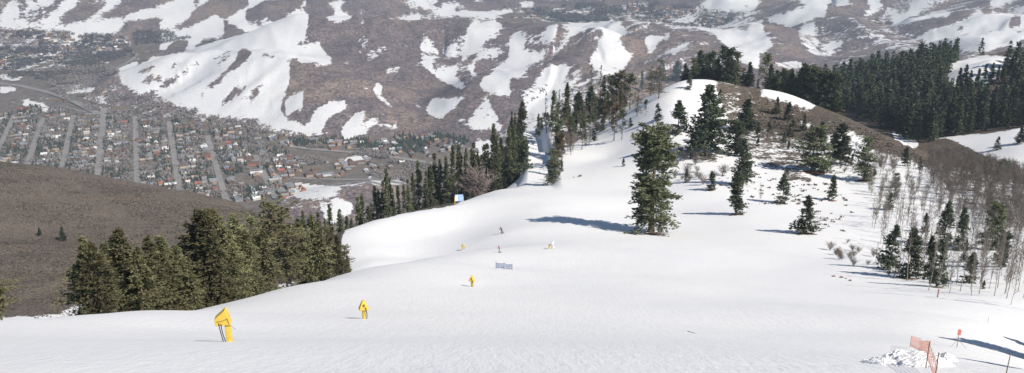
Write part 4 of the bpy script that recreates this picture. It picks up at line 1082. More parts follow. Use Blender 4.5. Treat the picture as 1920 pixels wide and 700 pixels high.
def pline(name, pix, w): ribbon(name, [on_floor(*p) for p in pix], w, M_STREET)
pline('highway', [(-40,152),(0,156),(40,161),(80,171),(120,186),(150,200),(172,210),(189,216)], 22)
pline('highway', [(540,276),(600,282),(680,288),(740,296),(800,306),(860,318)], 18)
pline('road', [(470,330),(540,333),(620,338),(700,348),(760,358)], 14)
pline('road', [(620,366),(660,368),(700,376),(740,382)], 12)
pline('road', [(189,80),(220,88),(246,97),(257,104),(250,112),(228,124),(205,134),(180,150)], 16)
pline('road', [(40,205),(110,200),(160,212)], 8)

# ---- houses: one body and one roof each, a few sizes and colours
def box_gable(w, d, h, rh, ov=.7):
    b = []
    for x in (-w/2, w/2):
        for y in (-d/2, d/2):
            for z in (-2, h): b.append((x, y, z))
    F = [(0,1,3,2),(4,6,7,5),(0,4,5,1),(2,3,7,6),(1,5,7,3)]
    V = b + [(-w/2, 0, h + rh * .97), (w/2, 0, h + rh * .97)]
    Fw = F[:4] + [(1,3,8),(5,9,7)]
    W, D = w/2 + ov, d/2 + ov; t = .35; zl = h - rh * ov / (d/2)
    R_ = [(-W,-D,zl),(W,-D,zl),(W,0,h+rh),(-W,0,h+rh),(W,D,zl),(-W,D,zl)]
    R2 = R_ + [(x, y, z + t) for x, y, z in R_]
    Fr = [(0,3,2,1),(3,5,4,2),(6,7,8,9),(9,8,10,11),(0,1,7,6),(5,11,10,4),(1,2,8,7),(2,4,10,8),(0,6,9,3),(3,9,11,5)]
    return (V, Fw), (R2, Fr)
def pymesh(name, V, F, mats, fm=None):
    me = bpy.data.meshes.new(name); me.from_pydata(V, [], F); 
    for m in mats: me.materials.append(m)
    if fm: me.polygons.foreach_set('material_index', fm)
    me.update(); return me
sizes = [(13, 10, 4.5, 3.), (16, 11, 6., 3.5), (11, 9, 5.5, 3.4), (20, 12, 5., 3.2), (30, 17, 6.5, 1.2)]
wallc = {'brown': (.22, .14, .09), 'tan': (.50, .38, .26), 'white': (.72, .70, .66), 'grey': (.32, .32, .33), 'rust': (.42, .18, .10)}
roofc = {'snowy': (.82, .83, .85), 'brown': (.16, .11, .085), 'grey': (.26, .265, .28), 'pale grey': (.50, .50, .51), 'rust-red': (.36, .13, .09), 'tan': (.42, .33, .25), 'blue-grey': (.20, .25, .33)}
WM = {k: plain('house_wall_' + k, c, .8, .12, .5) for k, c in wallc.items()}
RM = {k: plain('house_roof_' + k.replace(' ', '_'), c, .8, .2, .3) for k, c in roofc.items()}
HM = {}
for i, s in enumerate(sizes):
    (V, F), (V2, F2) = box_gable(*s)
    for k in wallc: HM['w', i, k] = pymesh('house_wall', V, F, [WM[k]])
    for k in roofc: HM['r', i, k] = pymesh('house_roof', V2, F2, [RM[k]])
town_polys = [
 ([(-80,222),(0,215),(60,200),(150,215),(250,225),(330,222),(400,235),(470,262),(575,300),(560,330),(520,350),(490,378),(400,380),(300,362),(200,345),(100,325),(-80,310)], .8),
 ([(340,205),(420,228),(500,245),(560,256),(600,268),(560,290),(480,262),(400,238)], .6),
 ([(560,255),(640,262),(720,262),(800,246),(890,236),(905,252),(850,285),(790,300),(700,285),(600,280)], .5),
 ([(560,296),(700,296),(760,305),(720,330),(600,336),(550,330)], .3),
 ([(500,345),(560,345),(620,360),(600,372),(500,378)], .35),
 ([(0,195),(60,180),(120,180),(160,205),(60,205)], .12),
]
gh = np.random.default_rng(11)
ha = []; 
A_ = np.arange(-700, 1500, 19.); B_ = np.arange(-900, 2300, 21.)
ga, gb = np.meshgrid(A_, B_); ga = ga.ravel() + gh.uniform(-3, 3, ga.size); gb = gb.ravel() + gh.uniform(-3.5, 3.5, gb.size)
px_ = ORG[0] + ta[0] * ga + tb[0] * gb; py_ = ORG[1] + ta[1] * ga + tb[1] * gb
hz = H(px_, py_); hu, hv, hd_ = project(px_, py_, hz)
sel = np.zeros(ga.size, bool)
for P, dens in town_polys: sel |= _inpoly(hu, hv, P) & (gh.uniform(0, 1, ga.size) < dens) & (hz < FLOOR + 25)
for b in streets_b: sel &= ~((np.abs(gb - b) < 15) & (hu < 520))
for a in cross_a: sel &= ~((np.abs(ga - a) < 11) & (hu < 520))
sel &= fbm(ga / 90, gb / 90, 2, 77) > -.42
hidx = np.nonzero(sel)[0]; hidx = hidx[np.argsort(np.hypot(px_[hidx], py_[hidx]))]
def house_pick():
    return (random.choices(range(5), [5, 4, 4, 3, 1.8])[0], random.choices(list(wallc), [6, 2.6, 1.2, 4, .7])[0], random.choices(list(roofc), [2.6, 8, 8, 2.6, .9, 2, 1])[0])
# which of them can be seen over the brow of the near hills
hr = np.hypot(px_, py_); vis = []
for i in hidx:
    t = np.linspace(.04, .97, 60); zz = H(px_[i] * t, py_[i] * t); vis.append(bool(np.all(zz < (hz[i] + 7) * t + .5)))
vis = np.array(vis); hvis = hidx[vis]
print('HOUSES', len(hidx), vis.sum())
band = lambda u, v: ('the blocks nearest the brown hill' if v > 315 else 'the middle blocks of the town' if v > 262 else 'the far blocks of the town') if u < 480 else 'the scattered streets by the valley road'
sz = ['small', 'two-storey', 'narrow', 'long', 'big low']
for i in hvis[:290]:
    k, wc, rc = house_pick(); x, y = px_[i], py_[i]
    root = bpy.data.objects.new('house', None); COL.objects.link(root); root.location = (x, y, hz[i]); root.rotation_euler = (0, 0, -TAZ + random.choice([0, math.pi / 2]) + random.gauss(0, .05))
    w_ = bpy.data.objects.new('wall', HM['w', k, wc]); COL.objects.link(w_); w_.parent = root
    r_ = bpy.data.objects.new('roof', HM['r', k, rc]); COL.objects.link(r_); r_.parent = root
    lb = f'{sz[k]} {wc} house with {rc} roof in {band(hu[i], hv[i])}'
    tag(root, lb, 'house', lb.replace(' house', ' houses'))
def merged_meshes(name, items, label):
    """items: (list of meshes, x, y, z, rot, scale)"""
    V = []; F = []; mi = []; mats = []; o = 0; bank = {}
    for ms, x, y, z, a, s in items:
        c, sn = math.cos(a), math.sin(a)
        for me in ms:
            if me.name not in bank: bank[me.name] = ([tuple(v.co) for v in me.vertices], [tuple(p.vertices) for p in me.polygons])
            vv, ff = bank[me.name]
            if me.materials[0] not in mats: mats.append(me.materials[0])
            m = mats.index(me.materials[0])
            V.extend(((p[0] * c - p[1] * sn) * s + x, (p[0] * sn + p[1] * c) * s + y, p[2] * s + z) for p in vv)
            F.extend(tuple(q + o for q in f) for f in ff); mi.extend([m] * len(ff)); o += len(vv)
    me = pymesh(name, V, F, mats, mi); return tag(obj(name, me), label, kind='stuff')
far_items = []
for i in hvis[290:]:
    k, wc, rc = house_pick(); far_items.append(([HM['w', k, wc], HM['r', k, rc]], px_[i], py_[i], hz[i], -TAZ + random.choice([0, math.pi / 2]), 1.))
def floor_scatter(poly, n, seed, hmax=30, clus=None, thr=0.):
    P = np.array(poly, float); g = np.random.default_rng(seed)
    c = np.array([on_floor(*p) for p in poly]); lo = c.min(0); hi = c.max(0)
    x = g.uniform(lo[0], hi[0], n * 6); y = g.uniform(lo[1], hi[1], n * 6); z = H(x, y); u, v, d = project(x, y, z)
    k = _inpoly(u, v, poly) & (z < FLOOR + hmax)
    if clus: k &= fbm(x / clus, y / clus, 3, seed) > thr
    k = np.nonzero(k)[0][:n]; return x[k], y[k], z[k]
for P, n, sd in [([(1590,32),(1640,42),(1700,62),(1720,88),(1670,88),(1620,60)], 260, 1), ([(1180,8),(1300,20),(1420,48),(1360,58),(1240,42),(1160,30)], 240, 2), ([(0,58),(120,62),(240,72),(230,105),(120,118),(0,125)], 330, 3), ([(960,20),(1180,30),(1180,36),(960,34)], 40, 4), ([(130,42),(330,56),(330,66),(180,62)], 60, 5)]:
    for x, y, z in zip(*floor_scatter(P, n, sd, 60, 120, -.1)):
        k, wc, rc = house_pick(); far_items.append(([HM['w', k, wc], HM['r', k, rc]], x, y, z, random.uniform(0, 3), 1.1))
merged_meshes('distant_houses', far_items, 'houses too far off to tell apart on the valley floor')

# ---- trees of the valley
def lowpoly_conifer(seed):
    g = np.random.default_rng(seed); V = []; F = []
    for (z0, z1, r) in ((.05, .55, .24), (.35, .8, .18), (.62, 1.05, .11)):
        n = 6; o = len(V)
        for j in range(n): a = j / n * 6.283; q = r * g.uniform(.7, 1.25); V.append((q * math.cos(a), q * math.sin(a), z0 + g.uniform(-.05, .05)))
        V.append((0, 0, z1)); F += [(o + j, o + (j + 1) % n, o + n) for j in range(n)]
    return V, F
LC = [pymesh('low_conifer', *lowpoly_conifer(s), [F_DARK]) for s in range(4)]
M_FUZZ = plain('bare_cottonwood_twigs', (.30, .265, .245), .95, .35, .25)
M_FUZZ2 = plain('dark_bare_scrub', (.13, .115, .11), .95, .35, .25)
def fuzz(seed, mat):
    g = np.random.default_rng(seed); C = g.normal(0, .26, (9, 3)) * [1, 1, .8] + [0, 0, .6]
    v, f = clumps(g, C, C - [0, 0, .2], 2, .5, .22, 1.); return pymesh('bare_crown', v.tolist(), f.tolist(), [mat])
FZ = [fuzz(s, M_FUZZ) for s in range(3)]; FD = [fuzz(s + 5, M_FUZZ2) for s in range(3)]
TOWN = town_polys[0][0]
items = []
def addt(bank, poly, n, seed, h0, h1, clus=None, thr=0., hmax=30, avoid=True):
    for x, y, z in zip(*floor_scatter(poly, n, seed, hmax, clus, thr)):
        if avoid:
            a, b = ab(np.array([x, y]))
            if any(abs(b - q) < 9 for q in streets_b[:8]) and abs(a) < 700: continue
        items.append(([random.choice(bank)], x, y, z, random.uniform(0, 6), random.uniform(h0, h1)))
addt(LC, TOWN, 2300, 21, 8, 16, 45, .06)
addt(LC, TOWN, 350, 22, 7, 13)
addt(LC, [(-60,290),(60,300),(180,318),(300,345),(430,372),(440,385),(300,370),(150,340),(-60,318)], 420, 23, 9, 16, 40, -.05)
addt(LC, [(560,258),(700,262),(880,238),(900,255),(840,290),(700,282),(600,278)], 620, 24, 8, 15, 50, .05)
addt(LC, [(540,262),(620,270),(620,276),(540,272)], 120, 29, 9, 15)
addt(LC, [(480,360),(640,380),(660,400),(560,392)], 160, 25, 8, 14, 60, .05)
merged_meshes('town_conifers', items, 'dark conifers standing between the houses of the town'); items = []
addt(FZ, [(60,135),(190,118),(330,196),(450,232),(575,256),(560,268),(420,252),(300,232),(200,222),(110,180)], 2500, 31, 8, 14, 55, -.05)
addt(FZ, TOWN, 2600, 32, 7, 12, 80, -.15)
addt(FZ, [(560,270),(760,290),(820,300),(760,345),(640,340),(560,310)], 900, 33, 6, 12, 80, .05)
addt(FD, [(0,128),(100,120),(200,130),(240,145),(160,170),(60,150),(0,150)], 500, 34, 8, 14, 70, .15, avoid=False)
addt(FZ, [(880,228),(960,210),(990,225),(930,262),(880,262)], 300, 35, 8, 14)
merged_meshes('valley_bare_trees', items, 'leafless grey trees spread over the valley floor'); items = []
addt(FD, [(-40,58),(120,60),(240,74),(250,100),(180,125),(60,135),(-40,135)], 2400, 36, 9, 15, 75, .13, 60, False)
addt(FD, [(110,80),(250,78),(255,118),(130,128)], 500, 37, 9, 15, 70, .08, 60, False)
addt(FD, [(1150,0),(1300,10),(1430,48),(1350,58),(1200,44),(1000,40),(980,20)], 1700, 38, 9, 15, 80, .12, 60, False)
addt(FD, [(1585,30),(1650,40),(1720,62),(1735,90),(1670,90),(1620,62)], 700, 39, 8, 14, 60, .05, 60, False)
addt(FD, [(860,12),(1150,22),(1180,42),(1020,44),(880,30)], 900, 40, 10, 18, 180, .1, 60, False)
addt(FD, [(250,60),(330,58),(430,78),(420,92),(300,92),(255,90)], 500, 41, 8, 14, 150, .05, 60, False)
merged_meshes('distant_valley_trees', items, 'dark leafless woods on the far valley floor')
# ------------------------------------------------------------------ things on the piste
M_YEL = plain('yellow_vinyl_padding', (.66, .47, .075), .55, .12, 4)
M_BLK = plain('black_hose_rubber', (.03, .03, .04), .6, .2, 5)
M_STRAP = plain('grey_strap', (.16, .12, .05), .8, .2, 5)
M_WHITE = plain('white_paint', (.75, .75, .77), .5, .08, 3)
M_BLUE = plain('pale_blue_panel', (.34, .50, .72), .5, .25, .9)
M_LILAC = plain('pale_lilac_cloth', (.68, .72, .83), .8, .12, 2)
M_RED = plain('red_panel', (.55, .17, .15), .6, .2, 4)
M_ORANGE = plain('orange_net_plastic', (.74, .46, .40), .6, .15, 5)
M_BAMBOO = plain('weathered_pole', (.20, .15, .12), .8, .2, 5)
M_METAL = plain('dull_metal', (.35, .36, .38), .45, .15, 5, metal=.6)
M_ROCK = plain('brown_stone', (.17, .12, .10), .9, .4, 3)
M_SKIN = plain('skin', (.55, .36, .27), .6, .05, 5)
def bm_obj(name, build, mat, parent=None, smooth=False, bevel=0, loc=(0,0,0)):
    bm = bmesh.new(); build(bm)
    if bevel: bmesh.ops.bevel(bm, geom=list(bm.edges), offset=bevel, segments=2, affect='EDGES', profile=.7)
    bmesh.ops.recalc_face_normals(bm, faces=bm.faces)
    me = bpy.data.meshes.new(name); bm.to_mesh(me); bm.free(); me.materials.append(mat)
    if smooth:
        for p in me.polygons: p.use_smooth = True
    return obj(name, me, parent, loc)
def box(bm, c, s, rot=None):
    r = bmesh.ops.create_cube(bm, size=1)
    M = Matrix.Translation(c) @ (rot or Matrix.Identity(4)) @ Matrix.Diagonal((*s, 1))
    bmesh.ops.transform(bm, matrix=M, verts=r['verts'])
def cyl(bm, p0, p1, r0, r1=None, n=10):
    p0, p1 = Vector(p0), Vector(p1); d = p1 - p0; r1 = r0 if r1 is None else r1
    r = bmesh.ops.create_cone(bm, cap_ends=True, segments=n, radius1=r0, radius2=r1, depth=d.length)
    bmesh.ops.transform(bm, matrix=Matrix.Translation((p0 + p1) / 2) @ d.to_track_quat('Z', 'Y').to_matrix().to_4x4(), verts=r['verts'])
def prism(bm, pts, y0, y1):
    a = [bm.verts.new((x, y0, z)) for x, z in pts]; b = [bm.verts.new((x, y1, z)) for x, z in pts]; n = len(pts)
    bm.faces.new(a); bm.faces.new(b[::-1])
    for i in range(n): bm.faces.new((a[i], b[i], b[(i+1) % n], a[(i+1) % n]))
def path(bm, pts, r, n=6):
    for p, q in zip(pts[:-1], pts[1:]): cyl(bm, p, q, r, r, n)
def thing(name, p, label, cat, group=None, rz=0, s=1.):
    o = bpy.data.objects.new(name, None); COL.objects.link(o); o.location = p; o.rotation_euler = (0, 0, rz); o.scale = (s, s, s); o.empty_display_size = .2
    return tag(o, label, cat, group)
# nearest padded hydrant: a leaning post pad under a big wedge hood, two hoses
p = ground_hit(430, 641)
t = thing('padded_snowmaking_hydrant', p, 'nearest yellow padded hydrant with wedge-shaped hood and two hanging hoses', 'padded hydrant', None, math.radians(8))
k = .0048
t.scale = (height_for(p, 579) / (450 * k * 1.06),) * 3
def zc(x, y): return ((x - 292) * k * .93, (572 - y) * k * 1.06)
bm_obj('post_pad', lambda bm: prism(bm, [zc(262, 585), zc(338, 585), zc(330, 325), zc(252, 325)], -.16, .16), M_YEL, t, True, .035)
hood = bm_obj('hood_pad', lambda bm: prism(bm, [zc(130, 330), zc(128, 236), zc(278, 122), zc(306, 168), zc(346, 316)], -.30, .30), M_YEL, t, False, .05)
bm_obj('seam', lambda bm: path(bm, [(*zc(150, 270)[:1], -.315, zc(150, 270)[1]), (zc(230, 258)[0], -.318, zc(230, 258)[1]), (zc(305, 235)[0], -.315, zc(305, 235)[1])], .014), M_STRAP, hood)
for a, b, c in (((190, 285), (200, 400), (228, 560)), ((218, 300), (228, 430), (258, 560))):
    pts = [(zc(*a)[0], -.33, zc(*a)[1]), (zc((a[0] + b[0]) / 2 - 3, (a[1] + b[1]) / 2)[0], -.34, zc(0, (a[1] + b[1]) / 2)[1]), (zc(*b)[0], -.33, zc(*b)[1]), (zc(*c)[0], -.27, zc(*c)[1])]
    bm_obj('hose', lambda bm: path(bm, pts, .028), M_BLK, t, True)
bm_obj('strap', lambda bm: path(bm, [(zc(305, 225)[0], -.33, zc(305, 225)[1]), (zc(325, 290)[0], -.33, zc(325, 290)[1]), (zc(352, 345)[0], -.2, zc(352, 345)[1]), (zc(400, 400)[0], -.1, zc(400, 400)[1])], .012), M_STRAP, t)
def hydrant(u, v, vt, label, seed, rz=0, lean=0.):
    p = ground_hit(u, v); h = height_for(p, vt)
    t = thing('padded_snowmaking_hydrant', p, label, 'padded hydrant', 'yellow padded hydrants standing on the piste', rz, h / 1.95)
    t.rotation_euler = (0, lean, rz)
    bm_obj('post_pad', lambda bm: cyl(bm, (0, 0, -.1), (0, 0, 1.15), .17, .2, 10), M_YEL, t, True, .02)
    def hd(bm):
        vs = [(-.5, -.34, 1.0), (.48, -.34, .93), (.5, .34, .95), (-.46, .34, 1.0), (-.13, -.15, 1.82), (.12, -.14, 1.82), (.12, .14, 1.84), (-.13, .14, 1.84)]
        v_ = [bm.verts.new(q) for q in vs]
        for f in ((0,1,2,3),(4,5,6,7),(0,1,5,4),(1,2,6,5),(2,3,7,6),(3,0,4,7)): bm.faces.new([v_[q] for q in f])
    bm_obj('hood_pad', hd, M_YEL, t, True, .07)
    bm_obj('hose', lambda bm: path(bm, [(.12, -.36, 1.3), (.2, -.36, .9), (.24, -.26, .5), (.2, -.2, .0)], .035), M_BLK, t, True)
    bm_obj('valve_opening', lambda bm: box(bm, (.0, -.27, 1.45), (.16, .1, .2)), M_STRAP, t)
hydrant(683, 598, 562, 'second nearest yellow padded hydrant, dark opening in its hood', 1, .3)
hydrant(885, 538, 516, 'slim yellow padded hydrant halfway down the piste, third nearest', 2, -.2)
hydrant(868, 469, 457, 'farthest yellow padded hydrant in the shaded hollow', 3, .5, .1)
# snow gun with a yellow pad
p = ground_hit(1035, 467)
t = thing('snow_gun', p, 'small white snow gun behind a yellow pad below the tallest fir', 'snow gun', None, 0, .95)
bm_obj('pad', lambda bm: box(bm, (-.75, 0, .6), (.5, .4, 1.2)), M_YEL, t, True, .05)
bm_obj('barrel', lambda bm: (cyl(bm, (-.1, -.5, 1.5), (.3, .6, 1.8), .36, .34, 14), cyl(bm, (-.1, -.52, 1.5), (-.13, -.6, 1.48), .40, .40, 14)), M_WHITE, t, True)
bm_obj('stand', lambda bm: (cyl(bm, (.1, 0, 0), (.1, 0, 1.4), .06), cyl(bm, (.1, 0, .9), (.6, .3, -.05), .04), cyl(bm, (.1, 0, .9), (-.3, .4, -.05), .04), cyl(bm, (.1, 0, .9), (.1, -.6, -.05), .04)), M_METAL, t)
bm_obj('control_box', lambda bm: box(bm, (.45, -.1, .55), (.5, .35, .5)), M_WHITE, t, False, .02)
# notice board
p = ground_hit(861, 385)
t = thing('notice_board', p, 'pale blue notice board on two yellow posts at the edge of the run', 'notice board', None, .1, 1.)
bm_obj('board', lambda bm: box(bm, (0, 0, 2.95), (3.1, .1, 2.7)), M_BLUE, t, False, .02)
bm_obj('paper_panel', lambda bm: box(bm, (-1.0, -.07, 2.9), (.9, .03, 2.3)), M_WHITE, t)
for s in (-1, 1): bm_obj('post', lambda bm: box(bm, (s * 1.65, .0, 1.7), (.2, .2, 3.6)), M_YEL, t, False, .01)
# cloth barrier
p = ground_hit(945, 505)
t = thing('cloth_barrier', p, 'pale lilac cloth barrier stretched between poles in the middle of the piste', 'barrier', None, -.28, 1.)
def cloth(bm):
    nx, nz = 16, 5; g_ = [[None] * (nz + 1) for _ in range(nx + 1)]
    for i in range(nx + 1):
        for j in range(nz + 1):
            x = -1.75 + 3.5 * i / nx; sag = -.16 * math.sin(math.pi * ((i / nx * 2) % 1)) 
            g_[i][j] = bm.verts.new((x, .09 * math.sin(i * 1.3) * math.sin(j * .8), .12 + sag * (j / nz) + 1.25 * j / nz))
    for i in range(nx):
        for j in range(nz): bm.faces.new((g_[i][j], g_[i+1][j], g_[i+1][j+1], g_[i][j+1]))
    r = bmesh.ops.solidify(bm, geom=list(bm.faces), thickness=.02)
bm_obj('cloth', cloth, M_LILAC, t, True)
for x in (-1.78, 0, 1.78): bm_obj('pole', lambda bm: cyl(bm, (x, .05, -.1), (x, .05, 1.5), .03), M_BAMBOO, t)
# trail marker posts
def marker(u, v, vt, label, mat=M_BAMBOO, r=.05):
    p = ground_hit(u, v); h = height_for(p, vt); t = thing('marker_post', p, label, 'marker post')
    bm_obj('pole', lambda bm: cyl(bm, (0, 0, -.1), (.03, 0, h), r, r * .7), mat, t)
    if r > .03: bm_obj('band', lambda bm: cyl(bm, (.03, 0, h * .8), (.03, 0, h * .97), r * 1.7), M_RED, t)
marker(1557, 470, 453, 'dark marker post at the edge of the piste left of the near firs', r=.09)
marker(1758, 558, 543, 'reddish marker post right of the slim fir nearest the piste', r=.08)
marker(1886, 703, 663, 'thin bare pole stuck in the snow at the lower right', r=.02)
marker(1852, 605, 596, 'short leaning stick in the snow above the shadows at the right', r=.025)
p = ground_hit(1794, 652)
h = height_for(p, 617)
t = thing('marker_sign', p, 'small red sign on a stayed pole beside the snow pile', 'sign')
bm_obj('pole', lambda bm: cyl(bm, (0, 0, -.05), (0, 0, h), .025), M_BAMBOO, t)
bm_obj('panel', lambda bm: box(bm, (0, -.03, h * .82), (.26, .05, h * .27)), M_RED, t, False, .01)
for s in (-1, 1): bm_obj('stay', lambda bm: cyl(bm, (0, 0, h * .42), (s * h * .42, -.15, .0), .012), M_BAMBOO, t)
p = ground_hit(1300, 625)
bb = bm_obj('stick', lambda bm: cyl(bm, (-.45, .3, .03), (.5, -.35, .05), .03, .02), M_BAMBOO, None, loc=p); tag(bb, 'dark stick lying on the open snow low in the middle', 'stick')
# brown stones by the edge of the piste
for i, (u, v, s) in enumerate([(1563, 519, .4), (1578, 521, .45), (1586, 523, .25), (1594, 527, .35), (1088, 331, .9), (1076, 333, .4)]):
    p = ground_hit(u, v)
    def st(bm):
        bmesh.ops.create_icosphere(bm, subdivisions=2, radius=s)
        for w_ in bm.verts: w_.co *= 1 + .25 * math.sin(w_.co.x * 9 / s + i) * math.cos(w_.co.y * 7 / s); w_.co.z *= .6
    o = bm_obj('stone', st, M_ROCK, None, loc=(p[0], p[1], p[2] + .1 * s)); tag(o, ['left', 'largest', 'smallest', 'right', '', ''][i] + ' one of four brown stones on the snow left of the near firs' if i < 4 else ['larger', 'smaller'][i - 4] + ' brown stone on the snow between the track and the tallest fir', 'stone')

# ---- skiers
def skier(u, v, vt, label, top, legs, lean, face):
    p = ground_hit(u, v); h = height_for(p, vt); s = h / 1.62
    t = thing('person', p, label, 'person', None, face, s); 
    J = {'pel': (0, 0, .88), 'ch': (.0, .18, 1.28), 'nk': (.0, .25, 1.46), 'hd': (0, .29, 1.62), 'hl': (-.1, -.02, .86), 'kl': (-.13, .22, .5), 'fl': (-.14, .02, .1), 'tl': (-.14, .16, .07),
         'hr': (.1, -.02, .86), 'kr': (.13, .22, .5), 'fr': (.14, .02, .1), 'tr': (.14, .16, .07), 'sl': (-.19, .2, 1.38), 'el': (-.34, .22, 1.14), 'wl': (-.3, .48, 1.06), 'sr': (.19, .2, 1.38), 'er': (.34, .22, 1.14), 'wr': (.3, .48, 1.06)}
    E = [('pel','ch'),('ch','nk'),('nk','hd'),('pel','hl'),('hl','kl'),('kl','fl'),('fl','tl'),('pel','hr'),('hr','kr'),('kr','fr'),('fr','tr'),('nk','sl'),('sl','el'),('el','wl'),('nk','sr'),('sr','er'),('er','wr')]
    Rd = dict(pel=.16, ch=.17, nk=.07, hd=.10, hl=.11, kl=.08, fl=.065, tl=.05, hr=.11, kr=.08, fr=.065, tr=.05, sl=.085, el=.06, wl=.045, sr=.085, er=.06, wr=.045)
    names = list(J); me = bpy.data.meshes.new('body'); me.from_pydata([J[n] for n in names], [(names.index(a), names.index(b)) for a, b in E], [])
    b = obj('body', me, t)
    sk = b.modifiers.new('skin', 'SKIN'); sk.use_smooth_shade = True
    for i, n in enumerate(names): me.skin_vertices[0].data[i].radius = (Rd[n], Rd[n] * .85)
    me.skin_vertices[0].data[0].use_root = True
    su = b.modifiers.new('sub', 'SUBSURF'); su.levels = 1; su.render_levels = 1
    dg = bpy.context.evaluated_depsgraph_get(); m2 = bpy.data.meshes.new_from_object(b.evaluated_get(dg)); b.modifiers.clear(); b.data = m2
    m2.materials.clear(); m2.materials.append(top); m2.materials.append(legs); m2.materials.append(M_SKIN)
    for f in m2.polygons:
        z = f.center.z; f.material_index = 2 if z > 1.5 else (1 if z < .92 else 0); f.use_smooth = True
    hm = bm_obj('helmet', lambda bm: (bmesh.ops.create_uvsphere(bm, u_segments=12, v_segments=8, radius=.125, matrix=Matrix.Translation((0, .27, 1.68)))), M_BLK, t, True)
    for sx in (-1, 1):
        bm_obj('ski', lambda bm: (box(bm, (sx * .14, .1, .02), (.09, 1.5, .025)), box(bm, (sx * .14, .93, .06), (.08, .2, .02), Matrix.Rotation(.4, 4, 'X'))), M_RED if top is not M_RED else M_BLK, t)
        bm_obj('boot', lambda bm: box(bm, (sx * .14, .08, .12), (.12, .3, .2)), M_BLK, t, False, .02)
        bm_obj('ski_pole', lambda bm: cyl(bm, (sx * .31, .5, 1.12), (sx * .42, -.15, .1), .015), M_METAL, t)
    t.rotation_euler = (lean[0], lean[1], face)
M_PANTS_G = plain('grey_trousers', (.35, .36, .40), .8, .1, 5)
M_JK = plain('dark_red_jacket', (.16, .04, .05), .8, .1, 5)
skier(943, 438, 426, 'person skiing in dark clothes, leaning hard into a turn farther down the piste', M_JK, M_BLK, (0, -.35), .5)
skier(937, 474, 462, 'person skiing in a red jacket and grey trousers above the other skier', M_RED, M_PANTS_G, (0, .05), 2.6)

# ---- ploughed heap of snow with a net beside it
M_SNOWHEAP = NT('broken_snow'); _P = M_SNOWHEAP.n('ShaderNodeNewGeometry').outputs['Position']
M_SNOWHEAP.bsdf(M_SNOWHEAP.ramp(M_SNOWHEAP.noise(_P, 3, 4, .7), [(.3, (.72, .74, .78)), (.7, (.84, .84, .85))]), .7, M_SNOWHEAP.noise(_P, 4, 5, .7), .6, .15, spec=.15); M_SNOWHEAP = M_SNOWHEAP.m
def heap(u, v, wx, wy, hh, seed, label):
    c = ground_hit(u, v); n = 90
    xs = np.linspace(-1, 1, n); A, B = np.meshgrid(xs, xs); X = c[0] + A * wx; Y = c[1] + B * wy
    q = np.clip(1 - (A * A + B * B), 0, 1)
    d = hh * q**.8 * (.75 + .5 * fbm(A * 2.2 + seed, B * 2.2, 2, seed)) + q**.3 * hh * .16 * ridged(A * 4, B * 6 * wy / wx, 3, seed + 4) * (q > .02) + np.minimum(q * 3, 1) * .012 * (np.floor(3 * vnoise(A * 16, B * 12, seed + 9)))
    Zh = H(X, Y) - .12 + d
    I = np.arange(n * n).reshape(n, n); F = np.stack([I[:-1, :-1], I[:-1, 1:], I[1:, 1:], I[1:, :-1]], -1).reshape(-1, 4)
    k = (q.ravel()[F] > 0).any(1)
    o = obj('snow_heap', mesh_np('snow_heap', np.stack([X.ravel(), Y.ravel(), Zh.ravel()], 1), F[k], [M_SNOWHEAP])); tag(o, label, 'snow heap')
heap(1700, 682, 1.75, 1.5, .62, 3, 'wide heap of broken snow with a net across it')
heap(1765, 676, .72, .8, .55, 8, 'small heap of broken snow right of the net')
# orange net
a = Vector(ground_hit(1706, 652)); b = Vector(ground_hit(1722, 668)); c = Vector(ground_hit(1736, 690)); d = Vector(ground_hit(1752, 716))
t = thing('safety_net', a, 'faded orange safety net running over the wide snow heap', 'safety net')
pl = [a, b, c, d]
def net(bm):
    for i in range(3):
        p0, p1 = pl[i] - a, pl[i+1] - a; n = max(4, int((p1 - p0).length / .13)); hh = (.85, .7, .55)[i]; lift = (.25, .5, .45, .2)
        for j in range(n + 1):
            q = p0.lerp(p1, j / n) + Vector((0, 0, lift[i] + (lift[i+1] - lift[i]) * j / n - .1)); cyl(bm, q, q + Vector((.04 * math.sin(j), 0, hh)), .006, .006, 3)
        for j in range(6):
            o_ = Vector((0, 0, hh * j / 5 - .1)); cyl(bm, p0 + o_ + Vector((0, 0, lift[i])), p1 + o_ + Vector((0, 0, lift[i+1])), .006, .006, 3)
bm_obj('netting', net, M_ORANGE, t)
for i in range(4):
    q = pl[i] - a; bm_obj('pole', lambda bm: cyl(bm, q, q + Vector((0, 0, 1.0))  , .018), M_BAMBOO, t)
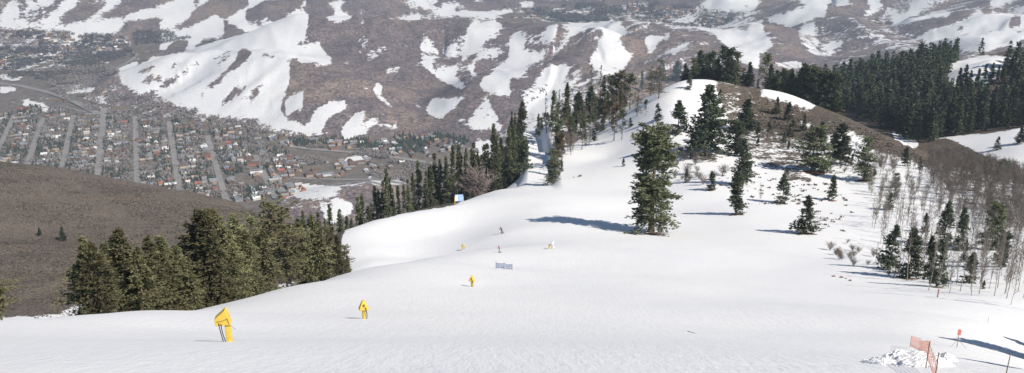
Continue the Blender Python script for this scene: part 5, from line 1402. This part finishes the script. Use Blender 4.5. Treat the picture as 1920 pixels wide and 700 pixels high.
# ------------------------------------------------------------------ light, air, camera
SUN_AZ, SUN_EL = R(126), R(44)
w = bpy.data.worlds.new('World'); SC.world = w; w.use_nodes = True
nt_ = w.node_tree; bg = nt_.nodes['Background']
sk = nt_.nodes.new('ShaderNodeTexSky'); sk.sky_type = 'NISHITA'; sk.sun_disc = False
sk.sun_elevation = SUN_EL; sk.sun_rotation = SUN_AZ; sk.altitude = 2000; sk.air_density = 1.0; sk.dust_density = .6
nt_.links.new(sk.outputs[0], bg.inputs[0]); bg.inputs[1].default_value = .066
sl = bpy.data.lights.new('sun', 'SUN'); sl.energy = 4.6; sl.angle = R(.5); sl.color = (1, .925, .81)
so = bpy.data.objects.new('sun', sl); COL.objects.link(so)
sd = Vector((math.cos(SUN_EL) * math.sin(SUN_AZ), math.cos(SUN_EL) * math.cos(SUN_AZ), math.sin(SUN_EL)))
so.rotation_euler = sd.to_track_quat('Z', 'Y').to_euler()
cam = bpy.data.cameras.new('camera'); cam.sensor_width = 36; cam.lens = 36 * FPX / 1920; cam.clip_start = .1; cam.clip_end = 40000
co = bpy.data.objects.new('camera', cam); COL.objects.link(co); co.location = (0, 0, 0); co.rotation_euler = (R(90) - PITCH, 0, 0)
SC.camera = co
HAZE = 1.1e-4
if HAZE:
    zt = float(max(60, Z1[R1 < 11500].max() + 5)); zb = float(Z1.min() - 1)
    bm = bmesh.new(); bmesh.ops.create_cube(bm, size=1)
    for v in bm.verts: v.co = Vector((v.co.x * 23000, v.co.y * 23000, zb if v.co.z < 0 else zt))
    me = bpy.data.meshes.new('haze'); bm.to_mesh(me); bm.free()
    hm = bpy.data.materials.new('thin_air'); hm.use_nodes = True; t = hm.node_tree; t.nodes.clear()
    o_ = t.nodes.new('ShaderNodeOutputMaterial'); pv = t.nodes.new('ShaderNodeVolumePrincipled')
    pv.inputs['Color'].default_value = (.62, .79, 1, 1); pv.inputs['Density'].default_value = HAZE; pv.inputs['Anisotropy'].default_value = .2
    t.links.new(pv.outputs[0], o_.inputs['Volume']); me.materials.append(hm)
    ho = obj('haze', me); tag(ho, kind='stuff')
SC.view_settings.view_transform = 'Standard'; SC.view_settings.look = 'None'
SC.view_settings.exposure = 0.41; SC.view_settings.gamma = 1; SC.view_settings.use_curve_mapping = False
SC.cycles.max_bounces = 6; SC.cycles.diffuse_bounces = 3; SC.cycles.volume_bounces = 0; SC.cycles.transparent_max_bounces = 8
SC.cycles.use_denoising = True
